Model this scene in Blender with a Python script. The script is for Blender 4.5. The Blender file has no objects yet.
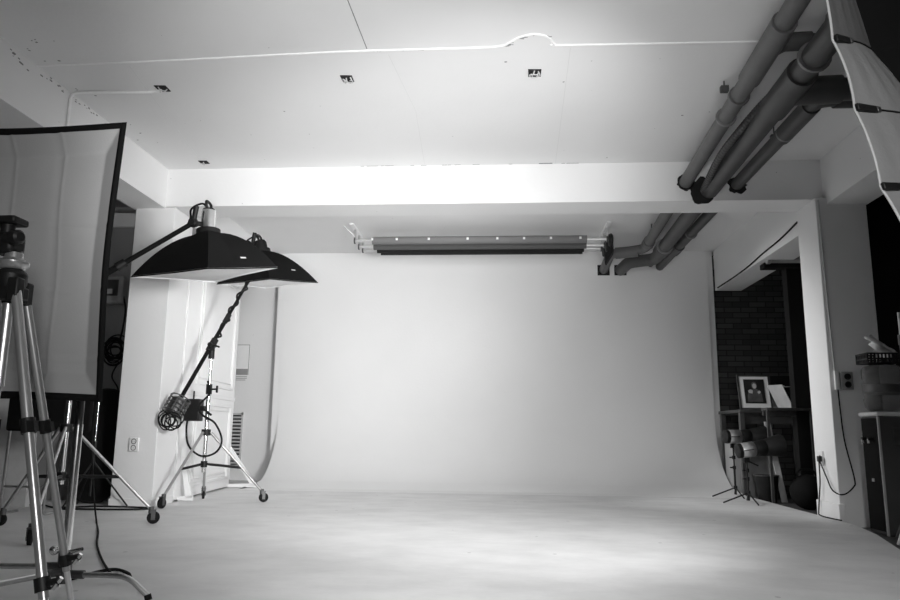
import bpy, bmesh, math, random
from mathutils import Vector, Matrix
random.seed(7)
C = bpy.context.scene.collection
V = Vector
PI = math.pi

# ------------------------------------------------------------------ materials
def new_mat(name):
    m = bpy.data.materials.new(name); m.use_nodes = True
    nt = m.node_tree
    return m, nt, nt.nodes['Principled BSDF']

def g(v): return (v, v, v, 1)

def plain(name, v, rough=.6, metal=0., noise=0., scale=8., bump=0., bscale=40., spec=.5):
    m, nt, b = new_mat(name)
    b.inputs['Base Color'].default_value = g(v)
    b.inputs['Roughness'].default_value = rough
    b.inputs['Metallic'].default_value = metal
    b.inputs['Specular IOR Level'].default_value = spec
    tc = nt.nodes.new('ShaderNodeTexCoord')
    n = nt.nodes.new('ShaderNodeTexNoise'); n.inputs['Scale'].default_value = scale; n.inputs['Detail'].default_value = 6
    nt.links.new(tc.outputs['Object'], n.inputs['Vector'])
    r = nt.nodes.new('ShaderNodeValToRGB')
    r.color_ramp.elements[0].position = .3; r.color_ramp.elements[1].position = .7
    r.color_ramp.elements[0].color = g(v * (1 - noise)); r.color_ramp.elements[1].color = g(min(1, v * (1 + noise)))
    nt.links.new(n.outputs['Fac'], r.inputs['Fac']); nt.links.new(r.outputs['Color'], b.inputs['Base Color'])
    if bump:
        n2 = nt.nodes.new('ShaderNodeTexNoise'); n2.inputs['Scale'].default_value = bscale; n2.inputs['Detail'].default_value = 5
        nt.links.new(tc.outputs['Object'], n2.inputs['Vector'])
        bp = nt.nodes.new('ShaderNodeBump'); bp.inputs['Strength'].default_value = bump; bp.inputs['Distance'].default_value = .01
        nt.links.new(n2.outputs['Fac'], bp.inputs['Height']); nt.links.new(bp.outputs['Normal'], b.inputs['Normal'])
    return m

def plaster(name, v, speck=.06):
    """painted plaster: faint roller mottling, sparse dark chips"""
    m, nt, b = new_mat(name)
    b.inputs['Roughness'].default_value = .75; b.inputs['Specular IOR Level'].default_value = .25
    tc = nt.nodes.new('ShaderNodeTexCoord')
    n = nt.nodes.new('ShaderNodeTexNoise'); n.inputs['Scale'].default_value = 1.1; n.inputs['Detail'].default_value = 7
    nt.links.new(tc.outputs['Object'], n.inputs['Vector'])
    r = nt.nodes.new('ShaderNodeValToRGB')
    r.color_ramp.elements[0].position = .25; r.color_ramp.elements[1].position = .75
    r.color_ramp.elements[0].color = g(v * .955); r.color_ramp.elements[1].color = g(v)
    nt.links.new(n.outputs['Fac'], r.inputs['Fac'])
    vo = nt.nodes.new('ShaderNodeTexVoronoi'); vo.inputs['Scale'].default_value = 5.5
    nt.links.new(tc.outputs['Object'], vo.inputs['Vector'])
    lt = nt.nodes.new('ShaderNodeMath'); lt.operation = 'LESS_THAN'; lt.inputs[1].default_value = speck
    nt.links.new(vo.outputs['Distance'], lt.inputs[0])
    mx = nt.nodes.new('ShaderNodeMix'); mx.data_type = 'RGBA'; mx.inputs['B'].default_value = g(v * .45)
    nt.links.new(lt.outputs[0], mx.inputs['Factor']); nt.links.new(r.outputs['Color'], mx.inputs['A'])
    nt.links.new(mx.outputs['Result'], b.inputs['Base Color'])
    n2 = nt.nodes.new('ShaderNodeTexNoise'); n2.inputs['Scale'].default_value = 30; n2.inputs['Detail'].default_value = 6
    nt.links.new(tc.outputs['Object'], n2.inputs['Vector'])
    bp = nt.nodes.new('ShaderNodeBump'); bp.inputs['Strength'].default_value = .12; bp.inputs['Distance'].default_value = .01
    nt.links.new(n2.outputs['Fac'], bp.inputs['Height']); nt.links.new(bp.outputs['Normal'], b.inputs['Normal'])
    return m

def floor_mat():
    m, nt, b = new_mat('painted_floor')
    b.inputs['Roughness'].default_value = .55; b.inputs['Specular IOR Level'].default_value = .3
    tc = nt.nodes.new('ShaderNodeTexCoord')
    mp = nt.nodes.new('ShaderNodeMapping'); mp.inputs['Scale'].default_value = (1.0, 1.4, 1)
    mp.inputs['Rotation'].default_value = (0, 0, .25)
    nt.links.new(tc.outputs['Object'], mp.inputs['Vector'])
    n = nt.nodes.new('ShaderNodeTexNoise'); n.inputs['Scale'].default_value = 2.2; n.inputs['Detail'].default_value = 10; n.inputs['Roughness'].default_value = .65
    nt.links.new(mp.outputs['Vector'], n.inputs['Vector'])
    r = nt.nodes.new('ShaderNodeValToRGB')
    r.color_ramp.elements[0].position = .25; r.color_ramp.elements[1].position = .62
    r.color_ramp.elements[0].color = g(.58); r.color_ramp.elements[1].color = g(.72)
    nt.links.new(n.outputs['Fac'], r.inputs['Fac'])
    vo = nt.nodes.new('ShaderNodeTexVoronoi'); vo.inputs['Scale'].default_value = 3.5
    nt.links.new(tc.outputs['Object'], vo.inputs['Vector'])
    lt = nt.nodes.new('ShaderNodeMath'); lt.operation = 'LESS_THAN'; lt.inputs[1].default_value = .05
    nt.links.new(vo.outputs['Distance'], lt.inputs[0])
    mx = nt.nodes.new('ShaderNodeMix'); mx.data_type = 'RGBA'; mx.inputs['B'].default_value = g(.45)
    nt.links.new(lt.outputs[0], mx.inputs['Factor']); nt.links.new(r.outputs['Color'], mx.inputs['A'])
    nt.links.new(mx.outputs['Result'], b.inputs['Base Color'])
    bp = nt.nodes.new('ShaderNodeBump'); bp.inputs['Strength'].default_value = .08; bp.inputs['Distance'].default_value = .01
    nt.links.new(n.outputs['Fac'], bp.inputs['Height']); nt.links.new(bp.outputs['Normal'], b.inputs['Normal'])
    return m

def brick_mat():
    m, nt, b = new_mat('dark_brick')
    b.inputs['Roughness'].default_value = .7
    tc = nt.nodes.new('ShaderNodeTexCoord')
    mp = nt.nodes.new('ShaderNodeMapping'); mp.inputs['Rotation'].default_value = (PI / 2, 0, 0)
    nt.links.new(tc.outputs['Object'], mp.inputs['Vector'])
    br = nt.nodes.new('ShaderNodeTexBrick')
    br.inputs['Color1'].default_value = g(.14); br.inputs['Color2'].default_value = g(.07); br.inputs['Mortar'].default_value = g(.04)
    br.inputs['Scale'].default_value = 1; br.inputs['Brick Width'].default_value = .24; br.inputs['Row Height'].default_value = .08; br.inputs['Mortar Size'].default_value = .008
    nt.links.new(mp.outputs['Vector'], br.inputs['Vector'])
    nt.links.new(br.outputs['Color'], b.inputs['Base Color'])
    bp = nt.nodes.new('ShaderNodeBump'); bp.inputs['Strength'].default_value = .4; bp.invert = True
    nt.links.new(br.outputs['Fac'], bp.inputs['Height']); nt.links.new(bp.outputs['Normal'], b.inputs['Normal'])
    return m

def fabric(name, v, trans=0.):
    m = plain(name, v, .9, 0, .05, 3, .15, 250, .08 if v < .1 else .2)
    if trans:
        m.node_tree.nodes['Principled BSDF'].inputs['Transmission Weight'].default_value = 0
    return m

def glass_mat():
    m, nt, b = new_mat('bottle_plastic')
    b.inputs['Base Color'].default_value = g(.32)
    b.inputs['Roughness'].default_value = .08
    b.inputs['Transmission Weight'].default_value = .8
    b.inputs['IOR'].default_value = 1.25
    return m

M = dict(
    plaster=plaster('white_plaster', .80, .025), ceil=plaster('ceiling_plaster', .78, .028), cyc=plaster('cyclorama_paint', .80, .012),
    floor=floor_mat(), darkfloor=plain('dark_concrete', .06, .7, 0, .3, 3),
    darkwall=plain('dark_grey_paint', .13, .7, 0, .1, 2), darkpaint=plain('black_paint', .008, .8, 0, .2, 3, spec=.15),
    brick=brick_mat(), flat=plain('glossy_white_paint', .84, .35, 0, .02, 3),
    greyboard=plain('pale_grey_board', .45, .6, 0, .08, 3),
    blackfab=fabric('black_fabric', .010), greyfab=fabric('diffuser_fabric', .40), whitefab=fabric('white_diffuser_fabric', .82),
    silverfab=plain('silver_fabric', .22, .6, 0, .08, 5, .2, 60), skirt=plain('grey_skirt_fabric', .10, .8, 0, .05, 5, .2, 60),
    black=plain('black_plastic', .010, .5, 0, .2, 20, spec=.3), rubber=plain('black_rubber', .010, .8, 0, .2, 20, spec=.2),
    chrome=plain('chrome', .75, .22, 1., .05, 12), steel=plain('brushed_steel', .55, .35, 1., .1, 30),
    gunmetal=plain('dark_metal', .12, .4, .8, .15, 20), alu=plain('satin_aluminium', .72, .38, .9, .05, 15), leg=plain('polished_leg_metal', .42, .30, .65, .05, 15),
    partition=plain('mid_grey_paint', .27, .7, 0, .06, 2), pipe=plain('grey_pvc', .10, .5, 0, .12, 6), pipedark=plain('dark_grey_pvc', .055, .5, 0, .15, 6), tape=plain('pale_band', .2, .5, 0, .2, 20),
    grey1=plain('grey_paper', .16, .8, 0, .04, 6), grey2=plain('slate_paper', .09, .8, 0, .04, 6), black3=plain('black_paper', .012, .9, 0, .1, 6),
    white=plain('white_plastic', .8, .4, 0, .03, 10), paper=plain('white_paper', .82, .8, 0, .03, 10), midgrey=plain('mid_grey', .3, .6, 0, .1, 10),
    hole=plain('dark_void', .012, .9, 0, .2, 20), wood=plain('dark_wood', .055, .4, 0, .35, 6), lightgrey=plain('light_grey', .5, .6, 0, .1, 10),
    skin=plain('print_light_tone', .5, .6, 0, .1, 10), printdark=plain('print_dark_tone', .02, .35, 0, .3, 10), printmid=plain('print_mid_tone', .10, .35, 0, .3, 10),
    coolerside=plain('cooler_grey', .05, .45, 0, .1, 6), bottle=glass_mat(), seam=plain('plaster_seam_white', .86, .7, 0, .03, 30),
    crack=plain('crack_dark', .22, .9, 0, .3, 30), moulding=plain('moulding_white', .80, .35, 0, .02, 6),
)

# ------------------------------------------------------------------ mesh builder
def frame_of(d):
    d = V(d).normalized()
    a = V((0, 0, 1)) if abs(d.z) < .95 else V((1, 0, 0))
    u = d.cross(a).normalized(); w = d.cross(u).normalized()
    return d, u, w

def fillet(pts, r, n=6):
    pts = [V(p) for p in pts]; out = [pts[0]]
    for a, b, c in zip(pts, pts[1:], pts[2:]):
        d1 = (a - b); d2 = (c - b)
        k = min(r, d1.length * .48, d2.length * .48)
        p = b + d1.normalized() * k; q = b + d2.normalized() * k
        for i in range(n + 1):
            t = i / n
            out.append(p * (1 - t) ** 2 + b * 2 * t * (1 - t) + q * t * t)
    out.append(pts[-1]); return out

def smooth(pts, n=8):
    pts = [V(p) for p in pts]; P = [pts[0] * 2 - pts[1]] + pts + [pts[-1] * 2 - pts[-2]]; out = []
    for i in range(1, len(P) - 2):
        a, b, c, d = P[i - 1:i + 3]
        for k in range(n):
            t = k / n
            out.append(.5 * ((2 * b) + (c - a) * t + (2 * a - 5 * b + 4 * c - d) * t * t + (3 * b - a - 3 * c + d) * t ** 3))
    out.append(pts[-1]); return out

class MB:
    def __init__(s): s.v = []; s.f = []
    def add(s, vs, fs):
        o = len(s.v); s.v += [V(p) for p in vs]; s.f += [tuple(i + o for i in f) for f in fs]; return s
    def box(s, lo, hi):
        x0, y0, z0 = lo; x1, y1, z1 = hi
        return s.add([(x0, y0, z0), (x1, y0, z0), (x1, y1, z0), (x0, y1, z0), (x0, y0, z1), (x1, y0, z1), (x1, y1, z1), (x0, y1, z1)],
                     [(0, 3, 2, 1), (4, 5, 6, 7), (0, 1, 5, 4), (1, 2, 6, 5), (2, 3, 7, 6), (3, 0, 4, 7)])
    def obox(s, c, ax, size):
        """box with axes ax=(u,v,w), full sizes"""
        c = V(c); u, v, w = [V(a).normalized() * sz / 2 for a, sz in zip(ax, size)]
        P = [c + u * i + v * j + w * k for k in (-1, 1) for (i, j) in ((-1, -1), (1, -1), (1, 1), (-1, 1))]
        return s.add(P, [(0, 3, 2, 1), (4, 5, 6, 7), (0, 1, 5, 4), (1, 2, 6, 5), (2, 3, 7, 6), (3, 0, 4, 7)])
    def ring_loft(s, rings, cap=True, closed=False):
        n = len(rings[0]); vs = [p for r in rings for p in r]; fs = []
        m = len(rings)
        for i in range(m if closed else m - 1):
            j = (i + 1) % m
            for k in range(n):
                l = (k + 1) % n
                fs.append((i * n + k, i * n + l, j * n + l, j * n + k))
        if cap and not closed:
            fs.append(tuple(range(n))[::-1]); fs.append(tuple((m - 1) * n + k for k in range(n)))
        return s.add(vs, fs)
    def lathe(s, o, axis, prof, seg=20):
        d, u, w = frame_of(axis); o = V(o)
        return s.ring_loft([[o + d * t + (u * math.cos(2 * PI * k / seg) + w * math.sin(2 * PI * k / seg)) * max(r, 1e-4) for k in range(seg)] for t, r in prof])
    def cyl(s, a, b, r, r2=None, seg=16):
        a = V(a); b = V(b); L = (b - a).length
        return s.lathe(a, b - a, [(0, r), (L, r if r2 is None else r2)], seg)
    def tube(s, pts, r, seg=8, closed=False):
        pts = [V(p) for p in pts]; rings = []; n = len(pts); u = None
        for i, p in enumerate(pts):
            if closed: d = pts[(i + 1) % n] - pts[i - 1]
            else: d = pts[min(i + 1, n - 1)] - pts[max(i - 1, 0)]
            d = d.normalized() if d.length > 1e-9 else V((0, 0, 1))
            if u is None: _, u, _ = frame_of(d)
            u = (u - d * u.dot(d)).normalized(); w = d.cross(u)
            rings.append([p + (u * math.cos(2 * PI * k / seg) + w * math.sin(2 * PI * k / seg)) * r for k in range(seg)])
        return s.ring_loft(rings, not closed, closed)
    def torus(s, c, axis, R, r, seg=24, sseg=8):
        d, u, w = frame_of(axis); c = V(c)
        return s.tube([c + (u * math.cos(2 * PI * k / seg) + w * math.sin(2 * PI * k / seg)) * R for k in range(seg)], r, sseg, True)
    def sphere(s, c, r, seg=16, rings=8, sc=(1, 1, 1)):
        c = V(c)
        rr = [[c + V((r * sc[0] * math.sin(a) * math.cos(2 * PI * k / seg), r * sc[1] * math.sin(a) * math.sin(2 * PI * k / seg), r * sc[2] * math.cos(a))) for k in range(seg)]
              for a in [max(.02, min(PI - .02, PI * i / rings)) for i in range(rings + 1)]]
        return s.ring_loft(rr[::-1])
    def prism(s, poly, ext):
        poly = [V(p) for p in poly]; ext = V(ext); n = len(poly)
        return s.add(poly + [p + ext for p in poly], [tuple(range(n))[::-1], tuple(range(n, 2 * n))] + [(k, (k + 1) % n, n + (k + 1) % n, n + k) for k in range(n)])
    def grid(s, fn, nu, nv):
        vs = [fn(i / nu, j / nv) for j in range(nv + 1) for i in range(nu + 1)]
        return s.add(vs, [(j * (nu + 1) + i, j * (nu + 1) + i + 1, (j + 1) * (nu + 1) + i + 1, (j + 1) * (nu + 1) + i) for j in range(nv) for i in range(nu)])
    def build(s, name, m, parent=None, bevel=0., solid=0., ang=40, label=None):
        bm = bmesh.new(); vs = [bm.verts.new(p) for p in s.v]
        for f in s.f:
            try: bm.faces.new([vs[i] for i in f])
            except ValueError: pass
        bmesh.ops.recalc_face_normals(bm, faces=bm.faces)
        root = parent
        off = V((0, 0, 0))
        while root is not None: off += root.location; root = root.parent
        if parent is None:
            xs = [v.co for v in bm.verts]
            off = V(((min(p.x for p in xs) + max(p.x for p in xs)) / 2, (min(p.y for p in xs) + max(p.y for p in xs)) / 2, min(p.z for p in xs)))
        for v in bm.verts: v.co -= off
        me = bpy.data.meshes.new(name); bm.to_mesh(me); bm.free()
        me.polygons.foreach_set('use_smooth', [True] * len(me.polygons)); me.set_sharp_from_angle(angle=math.radians(ang))
        me.materials.append(M[m] if isinstance(m, str) else m)
        o = bpy.data.objects.new(name, me); C.objects.link(o)
        if parent: o.parent = parent
        else: o.location = off
        if solid:
            sm = o.modifiers.new('solid', 'SOLIDIFY'); sm.thickness = solid; sm.offset = 0
        if bevel:
            bv = o.modifiers.new('bevel', 'BEVEL'); bv.width = bevel; bv.segments = 2; bv.limit_method = 'ANGLE'
        if label: o['label'] = label
        return o

def tag(o, label, cat, group=None):
    o['label'] = label; o['category'] = cat
    if group: o['group'] = group
    return o
def thing(name, label, cat, loc, group=None):
    o = bpy.data.objects.new(name, None); C.objects.link(o); o.location = loc; o.empty_display_size = .1
    return tag(o, label, cat, group)
def struct(o): o['kind'] = 'structure'; return o

H = 3.32
# ------------------------------------------------------------------ setting
FE = [(-7, -2.5), (1.2, -2.5), (1.75, 2.2), (2.42, 4.6), (2.80, 5.9), (2.92, 6.5), (2.93, 8.2), (2.96, 10.9), (-7, 10.9)]
struct(MB().prism([(x, y, 0) for x, y in FE], (0, 0, -.06)).build('floor', 'floor'))
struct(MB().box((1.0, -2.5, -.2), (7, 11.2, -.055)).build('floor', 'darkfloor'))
c = struct(MB().box((-7, -2.5, H), (3.1, 11.2, H + .1)).build('ceiling', 'ceil'))
# raised plaster seam running across the ceiling, with its bulge
sp = smooth([(-3.38, 4.72, H), (-2.4, 4.69, H), (-1.1, 4.63, H), (-.2, 4.625, H), (.0, 4.61, H), (.06, 4.565, H), (.13, 4.50, H), (.225, 4.47, H), (.31, 4.51, H), (.36, 4.60, H), (.45, 4.62, H), (1.5, 4.635, H), (3.04, 4.66, H)], 6)
MB().tube([(p.x, p.y, H + .002) for p in sp], .011, 6).build('plaster_seam', 'seam', c)
def ribbon(mb, pts, w, z=H - .0015):
    for a, b in zip(pts, pts[1:]):
        a = V((*a, 0)); b = V((*b, 0)); d = (b - a).normalized(); n = V((-d.y, d.x, 0)) * w / 2
        mb.prism([(p.x, p.y, z) for p in (a - n, b - n, b + n, a + n)], (0, 0, .0025))
mb = MB()
ribbon(mb, [(-.955, 3.2), (-.924, 4.6)], .006)
mb.build('board_joint', 'crack', c)
mb = MB(); ribbon(mb, [(-.787, 4.69), (-.70, 5.6), (-.755, 6.85)], .004); ribbon(mb, [(.475, 4.66), (.53, 6.85)], .004); ribbon(mb, [(-2.7, 4.75), (-2.95, 6.6)], .004)
mb.build('board_joint', plain('faint_joint', .68, .8), c)
mb = MB()
for x0, x1 in ((-.71, -.43), (-.9, -.84), (.02, .08), (.09, .15), (.2, .24), (.27, .3)):
    for k in range(5):
        xa = x0 + (x1 - x0) * random.random(); L = random.uniform(.01, .05)
        i = min(range(len(sp)), key=lambda q: abs(sp[q].x - xa)); y = sp[i].y + .012
        ribbon(mb, [(xa, y), (xa + L, y - random.uniform(-.006, .006))], random.uniform(.004, .009))
for k in range(16):
    xa = random.uniform(-1.4, 1.0); ribbon(mb, [(xa, 6.852), (xa + random.uniform(.02, .12), 6.852)], .008)
ribbon(mb, [(.37, 6.845), (.50, 6.845)], .02)
for k in range(22):
    xa, ya = random.choice([(-3.33 + .2 * random.random(), 4.2 + 2 * random.random()), (random.uniform(-3, 2), random.uniform(3.8, 6.8))]); L = random.uniform(.006, .018)
    ribbon(mb, [(xa, ya), (xa + L, ya + random.uniform(-.01, .01))], L * .7)
mb.build('paint_chip', 'crack', c)

# ceiling beams
struct(MB().box((-3.40, 6.86, 2.925), (3.06, 7.25, H + .02)).build('ceiling_beam', 'plaster'))
lb = struct(MB().box((-3.72, -2.5, 2.91), (-3.38, 10.9, H + .02)).build('ceiling_beam', 'plaster'))
mb = MB()
for k in range(34):
    y = random.choice([random.uniform(4.4, 5.1), random.uniform(5.15, 5.9)]); z = H - random.uniform(.004, .05) * (1 if random.random() < .75 else 4); w_ = random.uniform(.008, .03)
    mb.box((-3.384, y, z - w_ * .35), (-3.378, y + w_, z))
mb.build('paint_chip', 'crack', lb)
struct(MB().box((3.04, -2.5, 2.86), (3.42, 6.86, H + .02)).build('ceiling_beam', 'plaster'))
struct(MB().box((3.04, 7.25, 2.74), (3.40, 10.45, H + .02)).build('ceiling_beam', 'plaster'))
# columns with their baseboards
struct(MB().box((-3.685, 6.865, 0), (-3.275, 7.30, 2.92)).build('column', 'plaster', bevel=.006))
struct(MB().box((2.94, 6.80, -.06), (3.40, 7.24, 2.925)).build('column', 'plaster', bevel=.006))
struct(MB().box((-3.692, 6.852, 0), (-3.268, 7.30, .07)).build('baseboard_left', 'plaster', bevel=.003))
struct(MB().box((2.925, 6.785, -.06), (2.975, 7.25, .14)).build('baseboard_right', 'plaster', bevel=.004))
# cyclorama: floor sweep, cove, wall
R0 = .95; YC = 10.42
prof = [(YC - R0 - .5, .0015), (YC - R0, .002)]
for i in range(1, 17):
    a = PI / 2 * i / 16
    prof.append((YC - R0 + R0 * math.sin(a), .002 + R0 * (1 - math.cos(a))))
prof.append((YC, H))
mb = MB()
outer = prof + [(YC + .04, H)] + [(YC - R0 + (R0 + .04) * math.sin(PI / 2 * i / 16), .002 + R0 - (R0 + .04) * math.cos(PI / 2 * i / 16)) for i in range(16, 4, -1)] + [(YC - R0 - .5, -.03)]
mb.prism([(-3.20, y, z) for y, z in outer], (6.13, 0, 0))
struct(MB().box((-3.30, YC + .01, 0), (-3.20, YC + .05, H)).build('wall_cyclorama_edge', 'cyc'))
struct(mb.build('wall_cyclorama', 'cyc', ang=25))
struct(MB().box((-7, 10.62, 0), (-2.9, 10.75, H)).build('wall_back', 'plaster'))
struct(MB().box((2.93, 10.46, 0), (3.02, 10.9, H)).build('trim_1', 'plaster'))
struct(MB().box((2.93, 10.9, -.06), (7, 11.05, H)).build('wall_brick', 'brick'))
# left annex: dark wall with a pale soffit band, and the pale wall in front of it
struct(MB().box((-7, 8.3, 0), (-3.70, 8.42, 3.02)).build('wall_left', 'darkwall'))
struct(MB().box((-7, 8.1, 3.02), (-3.72, 8.42, H)).build('trim_2', 'plaster'))
struct(MB().box((-7, 7.35, 0), (-3.69, 7.45, 2.85)).build('wall_partition', 'partition'))
struct(MB().box((-7, 7.30, 2.85), (-3.69, 7.5, 3.0)).build('trim_5', 'plaster'))
struct(MB().box((-7, -2.5, 0), (-6.9, 11, H)).build('wall_side', 'darkwall'))
struct(MB().box((-7, -2.6, 0), (7, -2.5, H)).build('wall_front', 'darkwall'))
# dark store room on the right
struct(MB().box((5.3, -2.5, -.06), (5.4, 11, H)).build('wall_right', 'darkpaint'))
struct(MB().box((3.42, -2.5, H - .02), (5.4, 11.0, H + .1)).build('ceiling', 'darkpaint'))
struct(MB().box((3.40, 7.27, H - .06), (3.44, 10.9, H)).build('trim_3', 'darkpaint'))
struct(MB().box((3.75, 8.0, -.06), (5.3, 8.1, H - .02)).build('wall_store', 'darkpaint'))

# ------------------------------------------------------------------ ceiling fittings
def ceiling_hole(x, y, w, d, label, n):
    t = thing('junction_box', label, 'ceiling box', (x, y, H - .001), 'open boxes in the ceiling')
    MB().prism([(x - w / 2, y - d / 2, H), (x + w / 2, y - d / 2 * .9, H), (x + w / 2, y + d / 2, H), (x - w / 2 * .9, y + d / 2, H)], (0, 0, -.006)).build('recess', 'hole', t)
    mb = MB()
    for k in range(n):
        a = V((x + random.uniform(-.4, .4) * w, y + random.uniform(-.4, .4) * d, H - .006))
        b = V((x + random.uniform(-.4, .4) * w, y + random.uniform(-.4, .4) * d, H - .02))
        mb.tube([a, (a + b) / 2 + V((.01, 0, -.012)), b], .005, 6)
    mb.build('wire_end', 'lightgrey', t)
ceiling_hole(-1.15, 5.02, .088, .10, 'ragged open box with bare wires in the ceiling, left of centre', 5)
ceiling_hole(.245, 5.0, .095, .11, 'square open box with bare wires in the ceiling below the curved plaster crack', 6)
ceiling_hole(-2.62, 5.11, .09, .10, 'dark ceiling opening that the white cable runs into', 2)
ceiling_hole(-2.93, 6.67, .085, .08, 'small dark ceiling opening close to the cross beam above the soft boxes', 2)
tag(MB().tube(fillet([(-3.366, 5.13, 2.93), (-3.366, 5.13, H - .012), (-3.1, 5.13, H - .012), (-2.72, 5.15, H - .012), (-2.63, 5.12, H - .012)], .06), .0115, 8).build('cable', 'seam'),
    'white cable running up the left beam and across the ceiling to a dark opening', 'cable')

# ------------------------------------------------------------------ pipes at the right
PG = 'grey pipes under the ceiling at the right'
def coupling(mb, pts, r): mb.cyl(pts[0], pts[1], r, seg=18)
def lerp(a, b, t): return V(a).lerp(V(b), t)
def pipe_run(label, pts, r, sockets, fr, m='pipe', bands=(), name='pipe'):
    pts = [V(p) for p in pts]
    t = thing(name, label, 'pipe', pts[0], PG)
    MB().tube(fillet(pts, fr), r, 16).build('pipe_body', m, t)
    for a, b in sockets: MB().cyl(a, b, r * 1.22, seg=18).build('socket', m, t)
    for a, b in bands: MB().cyl(a, lerp(a, b, .45), r * 1.24, seg=18).build('band', 'tape', t)
    return t
def seg(a, b, y0, y1):
    a = V(a); b = V(b)
    return tuple(a.lerp(b, (y - a.y) / (b.y - a.y)) for y in (y0, y1))
A1, B1 = (1.62, 3.0, 3.11), (1.875, 9.45, 3.11)
pipe_run('thin left pipe of the ceiling run, bending left into the back wall', [A1, B1, (1.46, 9.62, 3.09), (1.47, 10.42, 3.04)], .062,
         [seg(A1, B1, 4.05, 4.75), seg(A1, B1, 5.0, 5.03), seg(A1, B1, 9.05, 9.2), ((1.80, 9.50, 3.09), (1.52, 9.6, 3.09))], .12, 'pipe',
         [seg(A1, B1, 5.36, 5.41), seg(A1, B1, 9.2, 9.24)])
A2, B2 = (1.90, 3.0, 3.02), (2.055, 9.72, 3.03)
pipe_run('thick middle pipe of the ceiling run, bending left into the back wall', [A2, B2, (1.74, 9.86, 3.03), (1.71, 10.42, 3.04)], .082,
         [seg(A2, B2, 3.4, 3.9), seg(A2, B2, 4.5, 5.05), seg(A2, B2, 9.05, 9.3)], .14, 'pipedark', [seg(A2, B2, 4.30, 4.35), seg(A2, B2, 9.0, 9.05)])
A3, B3 = (2.245, 5.15, 3.08), (2.27, 10.42, 3.09)
pipe_run('right pipe of the ceiling run, turning right near the reflector', [(3.05, 5.02, 3.08), (2.24, 5.02, 3.08), B3], .058,
         [seg(A3, B3, 5.12, 5.7), ((2.36, 5.02, 3.08), (2.6, 5.02, 3.08)), seg(A3, B3, 9.2, 9.5)], .12, 'pipedark', [seg(A3, B3, 5.62, 5.67), seg(A3, B3, 8.6, 8.64)])
pipe_run('thick branch pipe crossing right from the middle ceiling pipe', [(1.96, 4.78, 3.02), (3.05, 4.70, 3.02)], .078, [((1.99, 4.775, 3.02), (2.28, 4.755, 3.02))], .1, 'pipedark')
pipe_run('upper branch pipe crossing right from the left ceiling pipe', [(1.675, 4.42, 3.10), (1.8, 4.42, 3.185), (3.05, 4.36, 3.19)], .048, [((1.80, 4.42, 3.187), (1.96, 4.413, 3.188))], .08, 'pipedark')
A4, B4 = (1.945, 6.9, 3.17), (2.14, 10.0, 3.11)
pipe_run('slim pipe tucked above between the middle and right pipes in the far bay', [(2.09, 7.2, 3.13), (2.14, 10.42, 3.13)], .045, [], .1, 'pipedark')
t = thing('flexible_duct', 'ribbed flexible conduit curving alongside the thick middle ceiling pipe', 'conduit', (1.86, 6.8, 3.0))
fd = smooth([(1.935, 6.875, 3.02), (1.872, 6.4, 3.005), (1.826, 5.9, 3.01), (1.845, 5.5, 3.04), (1.905, 5.2, 3.10), (1.965, 4.95, 3.14)], 10)
rings = []
for i, p in enumerate(fd):
    d = (fd[min(i + 1, len(fd) - 1)] - fd[max(i - 1, 0)]).normalized(); _, u, w = frame_of(d)
    for o, rr in ((-.3, .028), (0, .034), (.3, .028)):
        q = p + d * o * .02
        rings.append([q + (u * math.cos(2 * PI * k / 12) + w * math.sin(2 * PI * k / 12)) * rr for k in range(12)])
MB().ring_loft(rings).build('conduit_body', 'pipedark', t)
# ragged holes where the pipes go through beam and wall
mb = MB()
def ragged(mb, x, z, r, y, n=26, e=.1):
    P = []
    for k in range(n):
        q = r * random.uniform(.95, 1.05 + e); P.append((x + math.cos(2 * PI * k / n) * q, y, z + math.sin(2 * PI * k / n) * q))
    mb.prism(P, (0, -.006, 0))
def hole(x, z, r, y, label, rag=0):
    mb = MB(); ragged(mb, x, z, r, y, 26, .25 if rag else .1)
    t = tag(mb.build('pipe_hole', 'hole'), label, 'hole', 'holes the pipes run through')
hole(1.772, 3.11, .078, 6.858, 'dark hole in the cross beam around the thin left pipe')
hole(1.93, 3.02, .115, 6.858, 'frayed dark hole in the cross beam around the thick middle pipe', 1)
hole(2.253, 3.075, .075, 6.858, 'dark hole in the cross beam around the right pipe', 1)
for x, z, l in ((1.47, 3.04, 'dark square hole in the back wall, leftmost pipe end'), (1.71, 3.04, 'dark square hole in the back wall under the second pipe bend')):
    tag(MB().box((x - .085, 10.40, z - .075), (x + .085, 10.419, z + .075)).build('pipe_hole', 'hole'), l, 'hole', 'holes the pipes run through')
for (x, y, z, l) in ((1.88, 9.0, 3.2, 'hanger strap with dark clamp beside the thin pipe in the far bay'), (2.20, 8.7, 3.16, 'hanger strap by the right pipe in the far bay'), (2.245, 5.85, 3.16, 'dark hanger clip above the right pipe near the cross beam'), (1.66, 5.2, 3.28, 'small dark hanger clip above the thin left pipe')):
    t = thing('pipe_hanger', l, 'hanger', (x, y, H), 'pipe hangers')
    MB().cyl((x, y, H), (x, y, z - .04), .006, seg=8).build('rod', 'gunmetal', t)
    MB().box((x - .03, y - .02, z - .05), (x + .03, y + .02, z)).build('clamp', 'pipedark', t, bevel=.005)

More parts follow.
